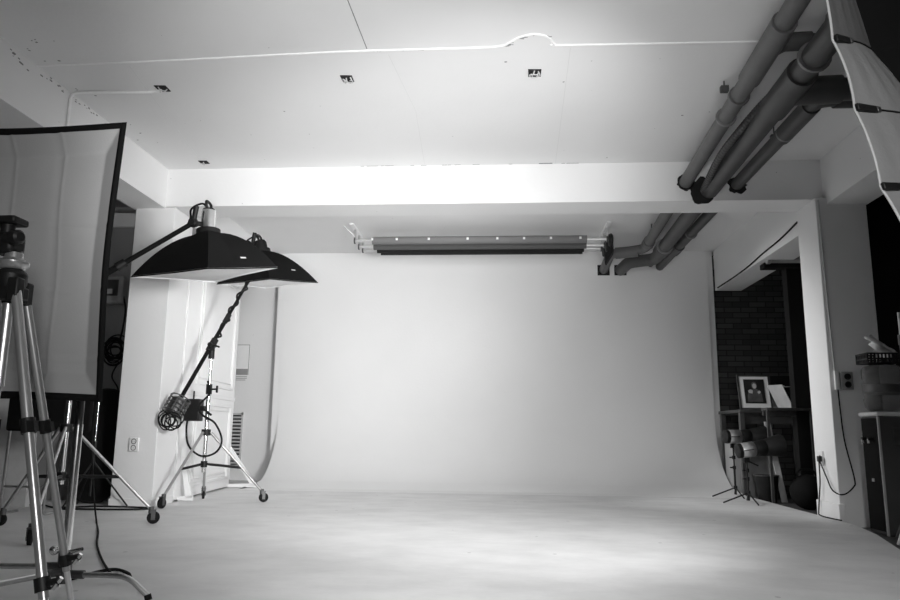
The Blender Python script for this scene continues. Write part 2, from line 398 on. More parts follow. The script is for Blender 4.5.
# ------------------------------------------------------------------ background roll set
for side, x, lab in ((-1, -1.90, 'left white ceiling bracket holding the background rolls'), (1, 1.34, 'right ceiling bracket with black chain drive holding the background rolls')):
    t = thing('roll_bracket', lab, 'bracket', (x, 9.4, H), 'background roll brackets')
    MB().box((x - .03, 8.85, H - .02), (x + .03, 9.75, H)).build('ceiling_plate', 'white', t, bevel=.004)
    for y, z in ((9.1, 3.153), (9.38, 3.146), (9.66, 3.172)):
        h = MB().box((x - .012, y - .02, z - .03), (x + .012, y + .02, H - .01)).build('hook_arm', 'steel', t)
        MB().torus((x, y, z), (1, 0, 0), .035, .009, 16, 6).build('hook', 'gunmetal', h)
    if side == 1:
        for y in (9.1, 9.38, 9.66):
            MB().lathe((x + .02, y, 3.14), (1, 0, 0), [(0, .075), (.02, .085), (.035, .085), (.05, .07)], 20).build('drive_wheel', 'black', t)
        mb = MB()
        for k in range(7):
            y0 = 9.0 + k * .09; mb.tube(smooth([(x + .05, y0, 3.11), (x + .06, y0 + .02, 3.0), (x + .05, y0 + .05, 2.93), (x + .04, y0 + .07, 3.0), (x + .05, y0 + .08, 3.1)], 5), .008, 6)
        mb.build('chain', 'black', t)
    else:
        MB().obox((x - .06, 9.0, 3.26), ((1, 0, -1), (0, 1, 0), (1, 0, 1)), (.22, .05, .012)).build('brace_plate', 'white', t)
for y, z, r, x0, x1, m, lab in ((9.1, 3.153, .050, -1.67, 1.085, 'grey1', 'grey paper background roll with white clips, front of three'), (9.38, 3.146, .045, -1.70, 1.11, 'grey2', 'slate paper background roll, middle of three'), (9.66, 3.172, .045, -1.70, 1.11, 'black3', 'black paper background roll, lowest seen of three')):
    t = thing('background_roll', lab, 'paper roll', (0, y, z), 'background rolls')
    MB().cyl((x0, y, z), (x1, y, z), r, seg=24).build('paper', m, t)
    MB().cyl((-1.90, y, z), (1.34, y, z), .02, seg=14).build('core_tube', 'alu', t)
    if m == 'black3': MB().box((x0 + .05, y - .004, z - r - .03), (x1 - .02, y + .004, z - .02)).build('paper_edge', m, t)
for i, px in enumerate((-1.665, -1.345, -.93, -.43, -.05, .29, .63, 1.0)):
    tag(MB().box((px - .014, 9.042, 3.145), (px + .014, 9.066, 3.175)).build('clip', 'white', bevel=.003), 'small white clip on the grey background roll, ' + ['first from left', 'second from left', 'third from left', 'fourth from left', 'fourth from right', 'third from right', 'second from right', 'first from right'][i], 'clip', 'clips on the grey roll')

# ------------------------------------------------------------------ stands
def caster(mbw, p, d):
    pass
def leg_with_caster(t, hub, foot, r, m='steel'):
    hub = V(hub); foot = V(foot)
    end = foot + V((0, 0, .11)); dirh = V((foot.x - hub.x, foot.y - hub.y, 0)).normalized()
    l = MB().cyl(hub, end, r, seg=12).build('leg', m, t)
    MB().cyl(end + V((0, 0, .02)), end - V((0, 0, .03)), r * 1.5, seg=12).build('leg_tip', 'gunmetal', l)
    side = V((-dirh.y, dirh.x, 0))
    MB().lathe(foot + V((0, 0, .047)) + dirh * .02 - side * .014, side, [(0, .03), (.003, .047), (.025, .047), (.028, .03)], 20).build('caster_wheel', 'rubber', l)
    mb = MB(); w = foot + V((0, 0, .047)) + dirh * .02
    for s in (-1, 1): mb.obox(w + side * .02 * s + V((0, 0, .02)), (dirh, side, (0, 0, 1)), (.03, .004, .075))
    mb.obox(w + V((0, 0, .058)), (dirh, side, (0, 0, 1)), (.036, .046, .006)); mb.cyl(w - side * .024, w + side * .024, .008, seg=10)
    mb.build('caster_fork', 'gunmetal', l)
    return end
def boom_stand(label, base, feet, hub_z, pole_bot, pivot_z, arm_lo, arm_hi, brace_z, legmat='steel', ar=.026):
    bx, by = base
    t = thing('boom_stand', label, 'boom stand', (bx, by, 0), 'wheeled boom stands')
    MB().cyl((bx, by, pole_bot), (bx, by, hub_z + .45), .021, seg=14).build('lower_pole', 'chrome', t)
    MB().cyl((bx, by, hub_z + .40), (bx, by, pivot_z - .05), .016, seg=14).build('upper_pole', 'chrome', t)
    mb = MB(); mb.cyl((bx, by, hub_z - .03), (bx, by, hub_z + .03), .045, seg=16)
    mb.build('leg_collar', 'black', t)
    mb = MB(); mb.cyl((bx, by, hub_z + .38), (bx, by, hub_z + .48), .03, seg=16); mb.cyl((bx, by, hub_z + .43), (bx + .08, by - .02, hub_z + .43), .009, seg=8); mb.obox((bx + .09, by - .02, hub_z + .43), ((1, 0, 0), (0, 1, 0), (0, 0, 1)), (.015, .02, .07))
    mb.build('height_lock', 'black', t)
    bc = MB(); bc.cyl((bx, by, brace_z - .03), (bx, by, brace_z + .03), .032, seg=14); bc.build('brace_collar', 'black', t)
    for fx, fy in feet:
        d = V((fx - bx, fy - by, 0)).normalized()
        hub = V((bx, by, hub_z)) + d * .045; end = leg_with_caster(t, hub, (fx, fy, 0), .0135, legmat)
        q = hub.lerp(end, .60)
        MB().cyl(V((bx, by, brace_z)) + d * .03, q, .013, seg=8).build('brace', 'black', t)
    pv = V((bx, by, pivot_z)); lo = V(arm_lo); hi = V(arm_hi)
    mb = MB(); mb.cyl(pv - V((0, 0, .14)), pv + V((0, 0, .02)), .03, seg=16)
    ax = (hi - lo).normalized(); sd = ax.cross(V((0, 1, 0))).normalized()
    mb.cyl(pv - ax * .07, pv + ax * .07, .036, seg=16); mb.cyl(pv + V((0, -.07, 0)), pv + V((0, .07, 0)), .022, seg=12)
    mb.tube([pv + V((0, -.06, 0)), pv + V((.05, -.08, -.01)), pv + V((.11, -.08, -.03))], .009, 8)
    mb.build('pivot_clamp', 'black', t)
    MB().cyl(lo, lo.lerp(hi, .58), ar, seg=12).build('boom_arm', 'blackfab', t)
    MB().cyl(lo.lerp(hi, .56), hi, ar * .8, seg=12).build('boom_extension', 'blackfab', t)
    mb = MB()
    mb.cyl(lo.lerp(hi, .55), lo.lerp(hi, .60), ar * 1.35, seg=12); mb.build('boom_lock', 'black', t)
    return t
# left stand, mostly behind the big soft box
S1 = (-3.32, 5.45)
boom_stand('wheeled boom stand behind the large front soft box, holding the nearer black soft box', S1, [(-2.70, 5.66), (-3.69, 5.37), (-2.93, 4.55)], .72, .3, 1.74, (-3.72, 5.26, 1.46), (-2.60, 5.80, 2.44), .36)
# centre-left stand
S2 = (-2.955, 7.25)
PIV2 = 1.57
d2 = V((.665, .42, .93)) / .93
arm_lo2 = V((-3.17, 6.90, .852))
arm_hi2 = V((-2.655, 7.76, 2.62))
boom_stand('wheeled boom stand beside the white panelled flat, holding the farther black soft box', S2, [(-3.11, 6.75), (-2.43, 7.49), (-3.13, 7.72)], .69, .30, PIV2, arm_lo2, arm_hi2, .38, 'leg', .020)

BOW = .08
def softbox_small(name_label, head_label, apex, corners, head_top, head_mat, ytag):
    """pyramid soft box: dark shell of four bowed panels with a white diffuser; flash head on the speed ring"""
    apex = V(apex); cs = [V(c) for c in corners]; cen = sum(cs, V()) / 4
    ax = (apex - cen).normalized()
    t = thing('softbox', name_label, 'softbox', cen, 'black soft boxes on booms')
    ring = []
    u0 = (cs[0] - cen); u0 = (u0 - ax * u0.dot(ax)).normalized(); v0 = ax.cross(u0)
    nseg = 8
    def edge_pt(i, s):   # rim point on edge i, pulled inward a little
        a, b = cs[i], cs[(i + 1) % 4]; p = a.lerp(b, s); return p + (cen - p).normalized() * .035 * 4 * s * (1 - s)
    rr = .085
    mb = MB()
    for i in range(4):
        for_a = (cs[i] - cen); for_a = (for_a - ax * for_a.dot(ax)).normalized()
        for_b = (cs[(i + 1) % 4] - cen); for_b = (for_b - ax * for_b.dot(ax)).normalized()
        def fn(s, tt, i=i, fa=for_a, fb=for_b):
            rim = edge_pt(i, s); top = apex + (fa.lerp(fb, s)).normalized() * rr
            p = rim.lerp(top, tt)
            bow = 4 * tt * (1 - tt) * (.5 + .5 * abs(2 * s - 1))
            return p + ax * BOW * bow
        mb.grid(fn, 10, 10)
    sh = mb.build('shell', 'blackfab', t, ang=30)
    mb = MB()
    for i in range(4):
        mb.grid(lambda s, q, i=i: edge_pt(i, s) - ax * .05 * (q - .0) * 1.0 if False else edge_pt(i, s) + (cen - edge_pt(i, s)) * (.0 + .02 * q) + ax * .012 * q, 10, 1)
    mb.build('rim', 'whitefab', t)
    mb = MB()
    def dif(s, q):
        a = edge_pt(0, s); b = edge_pt(2, 1 - s); p = a.lerp(b, q)
        l = edge_pt(3, 1 - q); r = edge_pt(1, q)
        p2 = l.lerp(r, s); c_ = cs[0].lerp(cs[1], s).lerp(cs[3].lerp(cs[2], s), q)
        return p + p2 - c_ + ax * .012 - ax * .03 * (16 * s * (1 - s) * q * (1 - q))
    mb.grid(dif, 14, 14); mb.build('diffuser', 'whitefab', t)
    MB().lathe(apex - ax * .02, ax, [(0, .09), (.0, .10), (.05, .10), (.05, .07)], 24).build('speed_ring', 'black', t)
    a, b = ytag
    nrm = None
    return t, ax

cs1 = [(-2.235, 5.30, 1.925), (-1.865, 5.85, 2.055), (-2.59, 6.33, 2.03), (-3.10, 5.78, 1.965)]
t1, ax1 = softbox_small('black soft box with white underside on the left boom, nearer and larger of the pair', '', (-2.48, 5.84, 2.355), cs1, None, 'alu', (0, 0))
cs2 = [(-2.42, 7.35, 2.275), (-2.03, 7.84, 2.335), (-2.77, 8.27, 2.36), (-3.17, 7.78, 2.31)]
t2, ax2 = softbox_small('black soft box with white underside hanging behind the nearer one', '', (-2.685, 7.81, 2.68), cs2, None, 'black', (0, 0))
def facet_tag(t, c, u, v, w, h):
    n = V(u).cross(V(v)).normalized()
    MB().obox(c, (u, v, n), (w, h, .004)).build('label_tag', 'white', t)
# flash heads
def flash_head(label, base, ax, L, r, m, arm_to):
    base = V(base); ax = V(ax).normalized()
    t = thing('flash_head', label, 'flash head', base, 'flash heads')
    MB().lathe(base, ax, [(0, r * .95), (.02, r), (L, r), (L + .008, r * .93)], 24).build('housing', m, t)
    MB().lathe(base + ax * (L + .004), ax, [(0, r * .9), (.02, r * .8), (.025, r * .3)], 20).build('end_cap', 'black', t)
    _, u, w = frame_of(ax); mb = MB()
    top = base + ax * (L + .02)
    mb.tube(smooth([top + u * r * .7, top + u * r * .8 + ax * .06, top - u * r * .8 + ax * .06, top - u * r * .7], 6), .012, 8); mb.build('handle', 'black', t)
    mb = MB(); at = V(arm_to); mid = base + ax * .05
    mb.tube([mid + (at - mid).normalized() * r * .9, mid.lerp(at, .5), at], .022, 8); mb.sphere(at, .042, 12, 8); mb.cyl(at - V((0, .05, 0)), at + V((0, .05, 0)), .026, seg=10); mb.cyl(at, at + V((.03, -.03, .14)), .022, seg=10)
    mb.build('bracket', 'black', t)
    mb = MB(); mb.tube(smooth([top, top + V((-.05, -.02, .05)), top + V((-.14, -.03, .0)), at + V((-.02, -.02, .03)), at + V((-.06, -.02, -.06))], 6), .009, 8)
    mb.build('power_cable', 'rubber', t)
    return t
flash_head('silver flash head on top of the nearer black soft box', V((-2.48, 5.84, 2.375)) + ax1 * .005, ax1, .17, .062, 'chrome', (-2.60, 5.80, 2.44))
flash_head('small dark flash head on top of the farther black soft box', V((-2.685, 7.81, 2.70)) + ax2 * .005, ax2, .09, .068, 'black', (-2.79, 7.79, 2.76))
# small white tags on the shells
facet_tag(t1, (-2.055, 5.545, 2.072), V((.37, .55, .12)), V((-.3, .3, .35)), .05, .016)
facet_tag(t2, (-2.235, 7.545, 2.42), V((.4, .54, .05)), V((-.3, .3, .35)), .05, .016)

# cable wound round the second boom and its hanging bundle
a, b = V((S2[0], S2[1], PIV2)), arm_hi2
ax = (b - a).normalized(); _, u, w = frame_of(ax)
pts = []
for i in range(90):
    tt = i / 89; ang = tt * 2 * PI * 5; rad = .026 + .008 * math.sin(tt * 40)
    pts.append(a.lerp(b, .08 + .86 * tt) + (u * math.cos(ang) + w * math.sin(ang)) * rad)
tag(MB().tube(pts, .0105, 7).build('power_cable', 'rubber'), 'black cable wound round the boom arm of the stand beside the white flat', 'cable')
tag(MB().tube(smooth([(S2[0], S2[1] - .05, 1.2), (S2[0] + .03, S2[1] - .05, 1.08), (S2[0] - .07, S2[1] - .06, .95), (S2[0] - .02, S2[1] - .07, .86), (S2[0] + .12, S2[1] - .09, .78), (S2[0] + .20, S2[1] - .09, .62), (S2[0] + .15, S2[1] - .09, .5), (S2[0] - .0, S2[1] - .08, .46), (S2[0] - .14, S2[1] - .07, .56), (S2[0] - .18, S2[1] - .06, .74), (S2[0] - .16, S2[1] - .05, .9)], 8), .010, 8).build('sync_cable', 'rubber'),
    'black cable hanging in a big loop from the power pack on the stand pole', 'cable')
t = thing('power_pack', 'black power pack box clamped to the pole beside the white flat', 'power pack', (S2[0] - .15, S2[1] - .03, .86))
MB().box((S2[0] - .22, S2[1] - .07, .80), (S2[0] - .06, S2[1] + .05, 1.02)).build('case', 'black', t, bevel=.012)
MB().cyl((S2[0] - .14, S2[1] - .03, 1.02), (S2[0] - .14, S2[1] - .03, 1.10), .009, seg=8).build('antenna', 'black', t)
mb = MB(); mb.box((S2[0] - .09, S2[1] - .05, .90), (S2[0] - .02, S2[1] + .03, .95)); mb.cyl((S2[0] - .02, S2[1] - .05, .92), (S2[0] + .07, S2[1] - .07, .86), .012, seg=8); mb.build('clamp', 'black', t, bevel=.004)
cwc = arm_lo2 + V((.02, -.02, .02))
t = thing('counterweight', 'caged counterweight at the low end of the boom arm beside the white flat', 'counterweight', cwc)
axm = (V((S2[0], S2[1], PIV2)) - arm_lo2).normalized()
MB().lathe(cwc - axm * .03, axm, [(0, .05), (.02, .075), (.17, .075), (.19, .05)], 18).build('weight_body', 'gunmetal', t)
mb = MB()
for k in range(5): mb.torus(cwc + axm * (.0 + .04 * k), axm, .10, .006, 22, 6)
for k in range(8):
    _, u, w = frame_of(axm); dd = u * math.cos(k * PI / 4) + w * math.sin(k * PI / 4); mb.tube([cwc + dd * .1, cwc + axm * .16 + dd * .1], .005, 6)
mb.build('cage', 'gunmetal', t)
mb = MB()
for k in range(7):
    cc = cwc + V((random.uniform(-.05, .06), random.uniform(-.08, -.04), random.uniform(-.11, -.04)))
    R = random.uniform(.06, .105); tilt = V((random.uniform(-.6, .6), 1, random.uniform(-.6, .6)))
    mb.torus(cc, tilt, R, .006, 28, 6)
tag(mb.build('cable_coil', 'rubber'), 'tangle of black cable loops hanging below the caged counterweight', 'cable coil')

# ------------------------------------------------------------------ panelled white flat with its feet
fa, fb = V((-3.262, 7.31, 0)), V((-3.43, 9.25, 0))
fd_ = (fb - fa).normalized(); fn_ = V((fd_.y, -fd_.x, 0)); fL = (fb - fa).length; fh = 2.72
up = V((0, 0, 1))
t = thing('panelled_flat', 'freestanding white panelled flat leaning beside the left column', 'set flat', (fa + fb) / 2)
MB().obox((fa + fb) / 2 - fn_ * .02 + up * (fh / 2 + .01), (fd_, fn_, up), (fL, .04, fh - .02)).build('board', 'flat', t, bevel=.003)
def moulding(mb, s0, s1, z0, z1, w=.035):
    P = lambda s, z: fa + fd_ * s + up * z
    for s in (s0, s1): mb.obox(P(s, (z0 + z1) / 2) + fn_ * .008, (fd_, fn_, up), (w, .02, z1 - z0 + w))
    for z in (z0, z1): mb.obox(P((s0 + s1) / 2, z) + fn_ * .008, (fd_, fn_, up), (s1 - s0 - w, .02, w))
for z0, z1 in ((1.22, 2.55), (.14, 1.0)):
    mb = MB(); moulding(mb, .42, fL - .16, z0, z1); moulding(mb, .48, fL - .22, z0 + .06, z1 - .06, .012); mb.build('moulding', 'moulding', t, bevel=.005)
mb = MB(); mb.obox(fa + fd_ * fL / 2 + up * 1.1 + fn_ * .006, (fd_, fn_, up), (fL, .014, .05)); mb.build('mid_rail', 'moulding', t, bevel=.004)
for s, ow in ((.10, .15), (fL - .05, .36)):
    P = fa + fd_ * s + fn_ * .0
    mb = MB()
    A, B_, Cc = P + up * .01, P + fn_ * ow + up * .01, P + up * .52
    ins = lambda p: p
    mb.prism([A, B_, B_ + up * .05, P + fn_ * .05 + up * .05, P + fn_ * .0 + up * .05], fd_ * .03)
    mb.prism([B_ + up * .02, B_ + up * .02 - fn_ * .07, Cc - up * .07, Cc], fd_ * .03)
    mb.build('support_foot', 'flat', t)

# back-wall odds: notice, grille, sockets
t = thing('notice', 'white paper notice with a grey band on the wall behind the flat', 'notice', (-3.80, 10.62, 1.5))
MB().box((-3.93, 10.612, 1.52), (-3.745, 10.62, 1.97)).build('sheet', 'paper', t)
MB().box((-3.93, 10.609, 1.52), (-3.755, 10.612, 1.61)).build('grey_band', 'midgrey', t)
mb = MB()
mb.box((-3.75, 10.608, 1.52), (-3.744, 10.612, 1.97)); mb.box((-3.93, 10.608, 1.964), (-3.744, 10.612, 1.97)); mb.build('border', 'gunmetal', t)
mb = MB()
for z in (1.49, 1.465, 1.44): mb.box((-3.93, 10.615, z), (-3.765 - .02 * (z < 1.45), 10.62, z + .010))
mb.build('caption_line', 'midgrey', t)
t = thing('vent_grille', 'dark slatted vent grille low on the wall behind the flat', 'vent', (-3.9, 10.62, .25))
MB().box((-4.10, 10.60, .22), (-3.80, 10.62, .93)).build('backing', 'hole', t)
mb = MB()
for k in range(14): mb.obox((-3.95, 10.59, .245 + k * .05), ((1, 0, 0), (0, 1, -.4), (0, .4, 1)), (.30, .03, .022))
mb.build('slat', 'lightgrey', t)
mb = MB(); mb.box((-4.14, 10.58, .18), (-4.10, 10.62, .97)); mb.box((-3.80, 10.58, .18), (-3.785, 10.62, .97)); mb.box((-4.14, 10.58, .93), (-3.785, 10.62, .96)); mb.box((-4.14, 10.58, .18), (-3.785, 10.62, .215)); mb.build('frame', 'lightgrey', t)

def wall_socket(label, c, n, w=.09, h=.13, twin=True, m='white'):
    c = V(c); n = V(n); side = n.cross(up)
    t = thing('wall_socket', label, 'socket', c, 'wall sockets')
    MB().obox(c + n * .006, (side, n, up), (w, .014, h)).build('plate', m, t, bevel=.004)
    for dz in ((-.03, .03) if twin else (0,)):
        s = MB().lathe(c + n * .008 + up * dz, n, [(0, .026), (.007, .026), (.007, .02), (.003, .019)], 18).build('outlet', 'gunmetal', t)
        mb = MB()
        for q in (-1, 1): mb.cyl(c + n * .012 + up * dz + side * .008 * q, c + n * .017 + up * dz + side * .008 * q, .004, seg=8)
        mb.build('pin_hole', 'lightgrey', s)
    return t
wall_socket('white double socket low on the left column', (-3.49, 6.86, .57), (0, -1, 0))

# ------------------------------------------------------------------ left annex things
t = thing('collapsible_background', 'black oval collapsible background leaning behind the boom stand', 'backdrop', (-4.15, 7.2, 0))
mb = MB()
P = []
for k in range(40):
    a = 2 * PI * k / 40; ca, sa = math.cos(a), math.sin(a)
    P.append(V((-3.96 + .255 * math.copysign(abs(ca) ** .7, ca), 7.02 + .10 * (.6 + .6 * math.copysign(abs(sa) ** .7, sa)), .56 + .545 * math.copysign(abs(sa) ** .7, sa))))
mb.prism(P, (0, .012, 0)); mb.build('cloth', 'blackfab', t)
MB().tube([p + V((0, .006, 0)) for p in P], .012, 8, True).build('hoop', 'rubber', t)

t = thing('chair', 'black backed folded chair with thin steel legs behind the front tripod', 'chair', (-4.0, 6.2, 0))
MB().box((-4.18, 5.98, .69), (-3.44, 6.02, .97)).build('backrest', 'blackfab', t, bevel=.018)
MB().box((-4.14, 6.03, .70), (-3.48, 6.07, .95)).build('seat', 'blackfab', t, bevel=.018)
for x in (-4.165, -3.79):
    MB().tube(fillet([(x, 6.03, .95), (x - .01, 6.03, .012), (x - .01, 6.25, .012)], .04), .012, 8).build('leg', 'steel', t)
MB().cyl((-4.165, 6.03, .23), (-3.79, 6.03, .23), .01, seg=8).build('stretcher', 'steel', t)
tag(MB().box((-4.75, 6.6, 0), (-4.34, 6.67, 1.05)).build('foam_board', 'lightgrey', bevel=.004), 'pale board standing at the far left behind the tripod', 'board')

t = thing('light_stand', 'thin dark light stand in front of the black oval backdrop', 'light stand', (-3.80, 6.72, 0), 'small light stands')
MB().cyl((-3.80, 6.72, .10), (-3.80, 6.72, .60), .011, seg=10).build('lower_pole', 'black', t)
MB().cyl((-3.80, 6.72, .58), (-3.80, 6.72, 1.12), .008, seg=10).build('upper_pole', 'chrome', t)
MB().cyl((-3.80, 6.72, .54), (-3.80, 6.72, .60), .018, seg=10).build('height_lock', 'black', t)
MB().cyl((-3.80, 6.72, .40), (-3.80, 6.72, .44), .016, seg=10).build('leg_collar', 'black', t)
for a in (.3, 2.4, 4.5):
    e = V((-3.80 + .33 * math.cos(a), 6.72 + .33 * math.sin(a), .008)); MB().cyl((-3.80, 6.72, .42), e, .008, seg=8).build('leg', 'black', t)
t = thing('monitor', 'small grey box with a screen on the wall right of the large front soft box', 'monitor box', (-4.07, 7.25, 2.0))
MB().box((-4.19, 7.22, 2.0), (-3.95, 7.35, 2.30)).build('case', 'midgrey', t, bevel=.03)
MB().box((-4.16, 7.208, 2.08), (-3.99, 7.222, 2.25)).build('screen', 'gunmetal', t, bevel=.005)
MB().box((-4.14, 7.20, 2.10), (-4.04, 7.21, 2.15)).build('pale_panel', 'lightgrey', t)
MB().tube(smooth([(-3.96, 7.27, 2.1), (-3.93, 7.29, 1.95), (-3.95, 7.31, 1.75), (-3.98, 7.32, 1.62)], 6), .009, 6).build('cable', 'rubber', t)
mb = MB()
for k in range(10):
    mb.torus((-4.0 + random.uniform(-.03, .03), 7.30 + random.uniform(-.03, .01), 1.50 + random.uniform(-.06, .06)), (random.uniform(-.2, .2), 1, random.uniform(-.2, .2)), random.uniform(.08, .13), .007, 28, 6)
mb.tube(smooth([(-3.96, 7.31, 1.4), (-4.02, 7.31, 1.25), (-3.94, 7.31, 1.1), (-4.03, 7.31, .9), (-4.0, 7.31, .4)], 8), .007, 6)
tag(mb.build('cable_coil', 'rubber'), 'coil of black cable hanging on the grey wall left of the white column', 'cable coil')
# floor cables at the left
tag(MB().tube(smooth([(-3.80, 6.68, .95), (-3.70, 6.5, .6), (-3.42, 6.1, .2), (-3.17, 5.73, .012), (-2.80, 5.1, .012), (-2.486, 4.53, .012), (-2.139, 3.975, .012), (-1.907, 3.64, .012)], 8), .0065, 8).build('power_cable', 'rubber'), 'black cable running forward over the floor from the thin dark light stand', 'cable')
tag(MB().tube(smooth([(-2.06, 3.45, .010), (-2.029, 3.702, .010), (-1.974, 3.791, .010), (-1.857, 3.70, .010), (-1.77, 3.56, .010)], 8), .008, 8).build('power_cable', 'rubber'), 'short black cable curving on the floor behind the bent steel base', 'cable')
tag(MB().tube(smooth([(-4.6, 6.6, .012), (-4.3, 6.75, .012), (-4.0, 6.55, .012), (-3.7, 6.72, .012), (-3.2, 6.66, .012), (-3.3, 6.5, .012), (-3.9, 6.45, .012)], 8), .008, 8).build('power_cable', 'rubber'), 'black cable lying in bends on the floor before the oval backdrop', 'cable')

# ------------------------------------------------------------------ large front soft box and its steel stand
t = thing('large_softbox', 'large grey faced soft box with black rim at the left front', 'softbox', (-2.0, 2.8, .80))
oc = [V((-2.42, 2.58, .79)), V((-1.514, 2.70, .818)), V((-1.521, 2.70, 1.949)), V((-2.42, 2.58, 1.90))]   # BL BR TR TL outer rim
def edge(a, b, s, k): 
    p = a.lerp(b, s); cen = sum(oc, V()) / 4; return p + (cen - p).normalized() * k * 4 * s * (1 - s)
nrm = (oc[1] - oc[0]).cross(oc[3] - oc[0]).normalized()
if nrm.y > 0: nrm = -nrm
cen = sum(oc, V()) / 4
back = cen - nrm * .50 + V((-.06, 0, .06))
ring = [back + V((dx * .10, 0, dz * .10)) for dx, dz in ((-1, -1), (1, -1), (1, 1), (-1, 1))]
mb = MB()
for i in range(4):
    a, b = oc[i], oc[(i + 1) % 4]; ra, rb = ring[i], ring[(i + 1) % 4]
    mb.grid(lambda s, q: edge(a, b, s, .02).lerp(ra.lerp(rb, s), q) + (edge(a, b, s, .02) - cen)  .normalized() * .012 * 4 * q * (1 - q), 12, 10)
mb.build('shell', 'blackfab', t, ang=35)
ins = []
mb = MB()
def inner(i, s, k=.028): 
    p = edge(oc[i], oc[(i + 1) % 4], s, .02); q = edge(oc[i], oc[(i + 1) % 4], s, .028)
    ic = [c_ + (V((1, 0, 0)) * (k if j in (0, 3) else -k)) + V((0, 0, k if j < 2 else -k)) for j, c_ in enumerate(oc)]
    return edge(ic[i], ic[(i + 1) % 4], s, .02)
for i in range(4):
    mb.grid(lambda s, q: edge(oc[i], oc[(i + 1) % 4], s, .02).lerp(inner(i, s), q) - nrm * .004 * q + nrm * .012 * math.sin(PI * q), 14, 4)
mb.build('rim', 'blackfab', t)
def face(s, q):
    a = inner(0, s); b = inner(2, 1 - s); p = a.lerp(b, q); l = inner(3, 1 - q); r = inner(1, q); p2 = l.lerp(r, s)
    c_ = inner(0, 0).lerp(inner(0, 1), s).lerp(inner(2, 1).lerp(inner(2, 0), s), q)
    p = p + p2 - c_
    dz = -.055 * min(1, min(s, 1 - s) * 14, min(q, 1 - q) * 14)                       # recessed face
    x, z = p.x * 1.22 - .02, p.z * 1.2
    def crease(dd, w=.007): return math.exp(-(dd / w) ** 2)
    fold = 0
    fold += .010 * crease(x + 2.165 + .03 * (z - 1.5) - .006 * math.sin(9 * z)) - .008 * crease(x + 2.19 + .03 * (z - 1.5), .02)
    fold += .008 * crease(x + 2.40 + .02 * (z - 1.5)) - .006 * crease(x + 2.42 + .02 * (z - 1.5), .02)
    fold += .007 * crease(x + 2.72)
    for zz in (1.82, 1.50, 1.18): fold += .006 * crease(z - zz + .004 * math.sin(12 * x), .010) - .004 * crease(z - zz - .02, .016)
    fold += .004 * math.sin(7 * x + 3 * z) * math.sin(5 * z) + .006 * math.sin(14 * (x + z)) * crease(x + 2.05, .12) * .6
    return p + nrm * (dz + fold * .40)
MB().grid(face, 150, 120).build('diffuser', 'greyfab', t, ang=180)
MB().lathe(back - V((0, .0, 0)), (back - cen), [(0, .11), (.04, .11), (.04, .06), (.16, .06)], 20).build('speed_ring', 'black', t)

# steel stand with bent legs
cx, cy = -1.893, 3.2
t = thing('steel_stand', 'steel stand with bent floor legs under the large soft box', 'light stand', (cx, cy, 0))
MB().cyl((cx, cy, .06), (cx, cy, .735), .019, seg=16).build('column', 'chrome', t)
MB().cyl((cx, cy, .72), (cx, cy, 1.34), .0165, seg=16).build('riser', 'gunmetal', t)
MB().cyl((cx, cy, .06), (cx, cy, .19), .030, seg=16).build('leg_hub', 'gunmetal', t)
for k, (dx, dy, L, z) in enumerate(((1, .0, .285, .096), (-1, -.1, .40, .128), (-.3, -.95, .40, .11))):
    d = V((dx, dy, 0)).normalized(); c0 = V((cx, cy, z))
    l = MB().tube(fillet([c0 + d * .02, c0 + d * L, c0 + d * (L + .10) - V((0, 0, z - .014))], .055, 8), .0125, 12).build('leg', 'steel', t)
    MB().cyl(c0 + d * (L + .095) - V((0, 0, z - .022)), c0 + d * (L + .103) - V((0, 0, z)), .015, seg=10).build('foot_tip', 'rubber', l)
    MB().cyl(c0 + d * .02, c0 + d * .09, .018, seg=12).build('leg_socket', 'gunmetal', l)
mb = MB(); mb.cyl((cx + .02, cy - .02, .19), (cx + .10, cy - .05, .21), .008, seg=8); mb.sphere((cx - .03, cy - .04, .20), .02); mb.build('leg_lock', 'chrome', t)
# sandbag like strap on the base
# ------------------------------------------------------------------ front tripod
ap = V((-1.432, 2.0, 1.135))
t = thing('tripod', 'silver legged camera tripod with black head at the left edge', 'tripod', (ap.x, ap.y, 0))
mb = MB(); mb.lathe(ap + V((0, 0, -.02)), (0, 0, 1), [(0, .035), (.02, .042), (.05, .042), (.06, .03)], 20); mb.box((ap.x - .036, ap.y - .036, ap.z - .05), (ap.x + .036, ap.y + .036, ap.z - .01))
mb.build('spider', 'black', t, bevel=.006)
mb = MB(); mb.lathe(ap + V((0, 0, .04)), (0, 0, 1), [(0, .03), (.012, .042), (.022, .043), (.034, .026), (.05, .024)], 22); mb.build('pan_base', 'leg', t)
h = MB().box((ap.x - .06, ap.y - .035, ap.z + .085), (ap.x + .012, ap.y + .035, ap.z + .15)).build('head_body', 'black', t, bevel=.014)
MB().lathe((ap.x - .01, ap.y - .03, ap.z + .128), (1, -.25, 0), [(0, .016), (.02, .017), (.024, .021), (.05, .021), (.056, .014)], 20).build('tilt_knob', 'black', h)
MB().box((ap.x - .09, ap.y - .035, ap.z + .176), (ap.x + .012, ap.y + .035, ap.z + .198)).build('quick_plate', 'black', h, bevel=.006)
MB().cyl((ap.x - .03, ap.y, ap.z + .14), (ap.x - .03, ap.y, ap.z + .18), .02, seg=12).build('plate_neck', 'black', h)
MB().cyl((ap.x - .05, ap.y - .02, ap.z + .10), (ap.x - .35, ap.y - .12, ap.z + .02), .010, seg=10).build('pan_handle', 'black', h)
MB().cyl(ap - V((0, 0, .06)), ap - V((0, 0, .30)), .014, seg=12).build('centre_column', 'alu', t)
feet = [V((-1.079, 1.85, .02)), V((-1.281, 2.30, .02)), V((-1.53, 2.1, .02))]
hinge = [V((-1.395, 1.97, 1.115)), V((-1.42, 2.05, 1.115)), V((-1.462, 2.045, 1.12))]
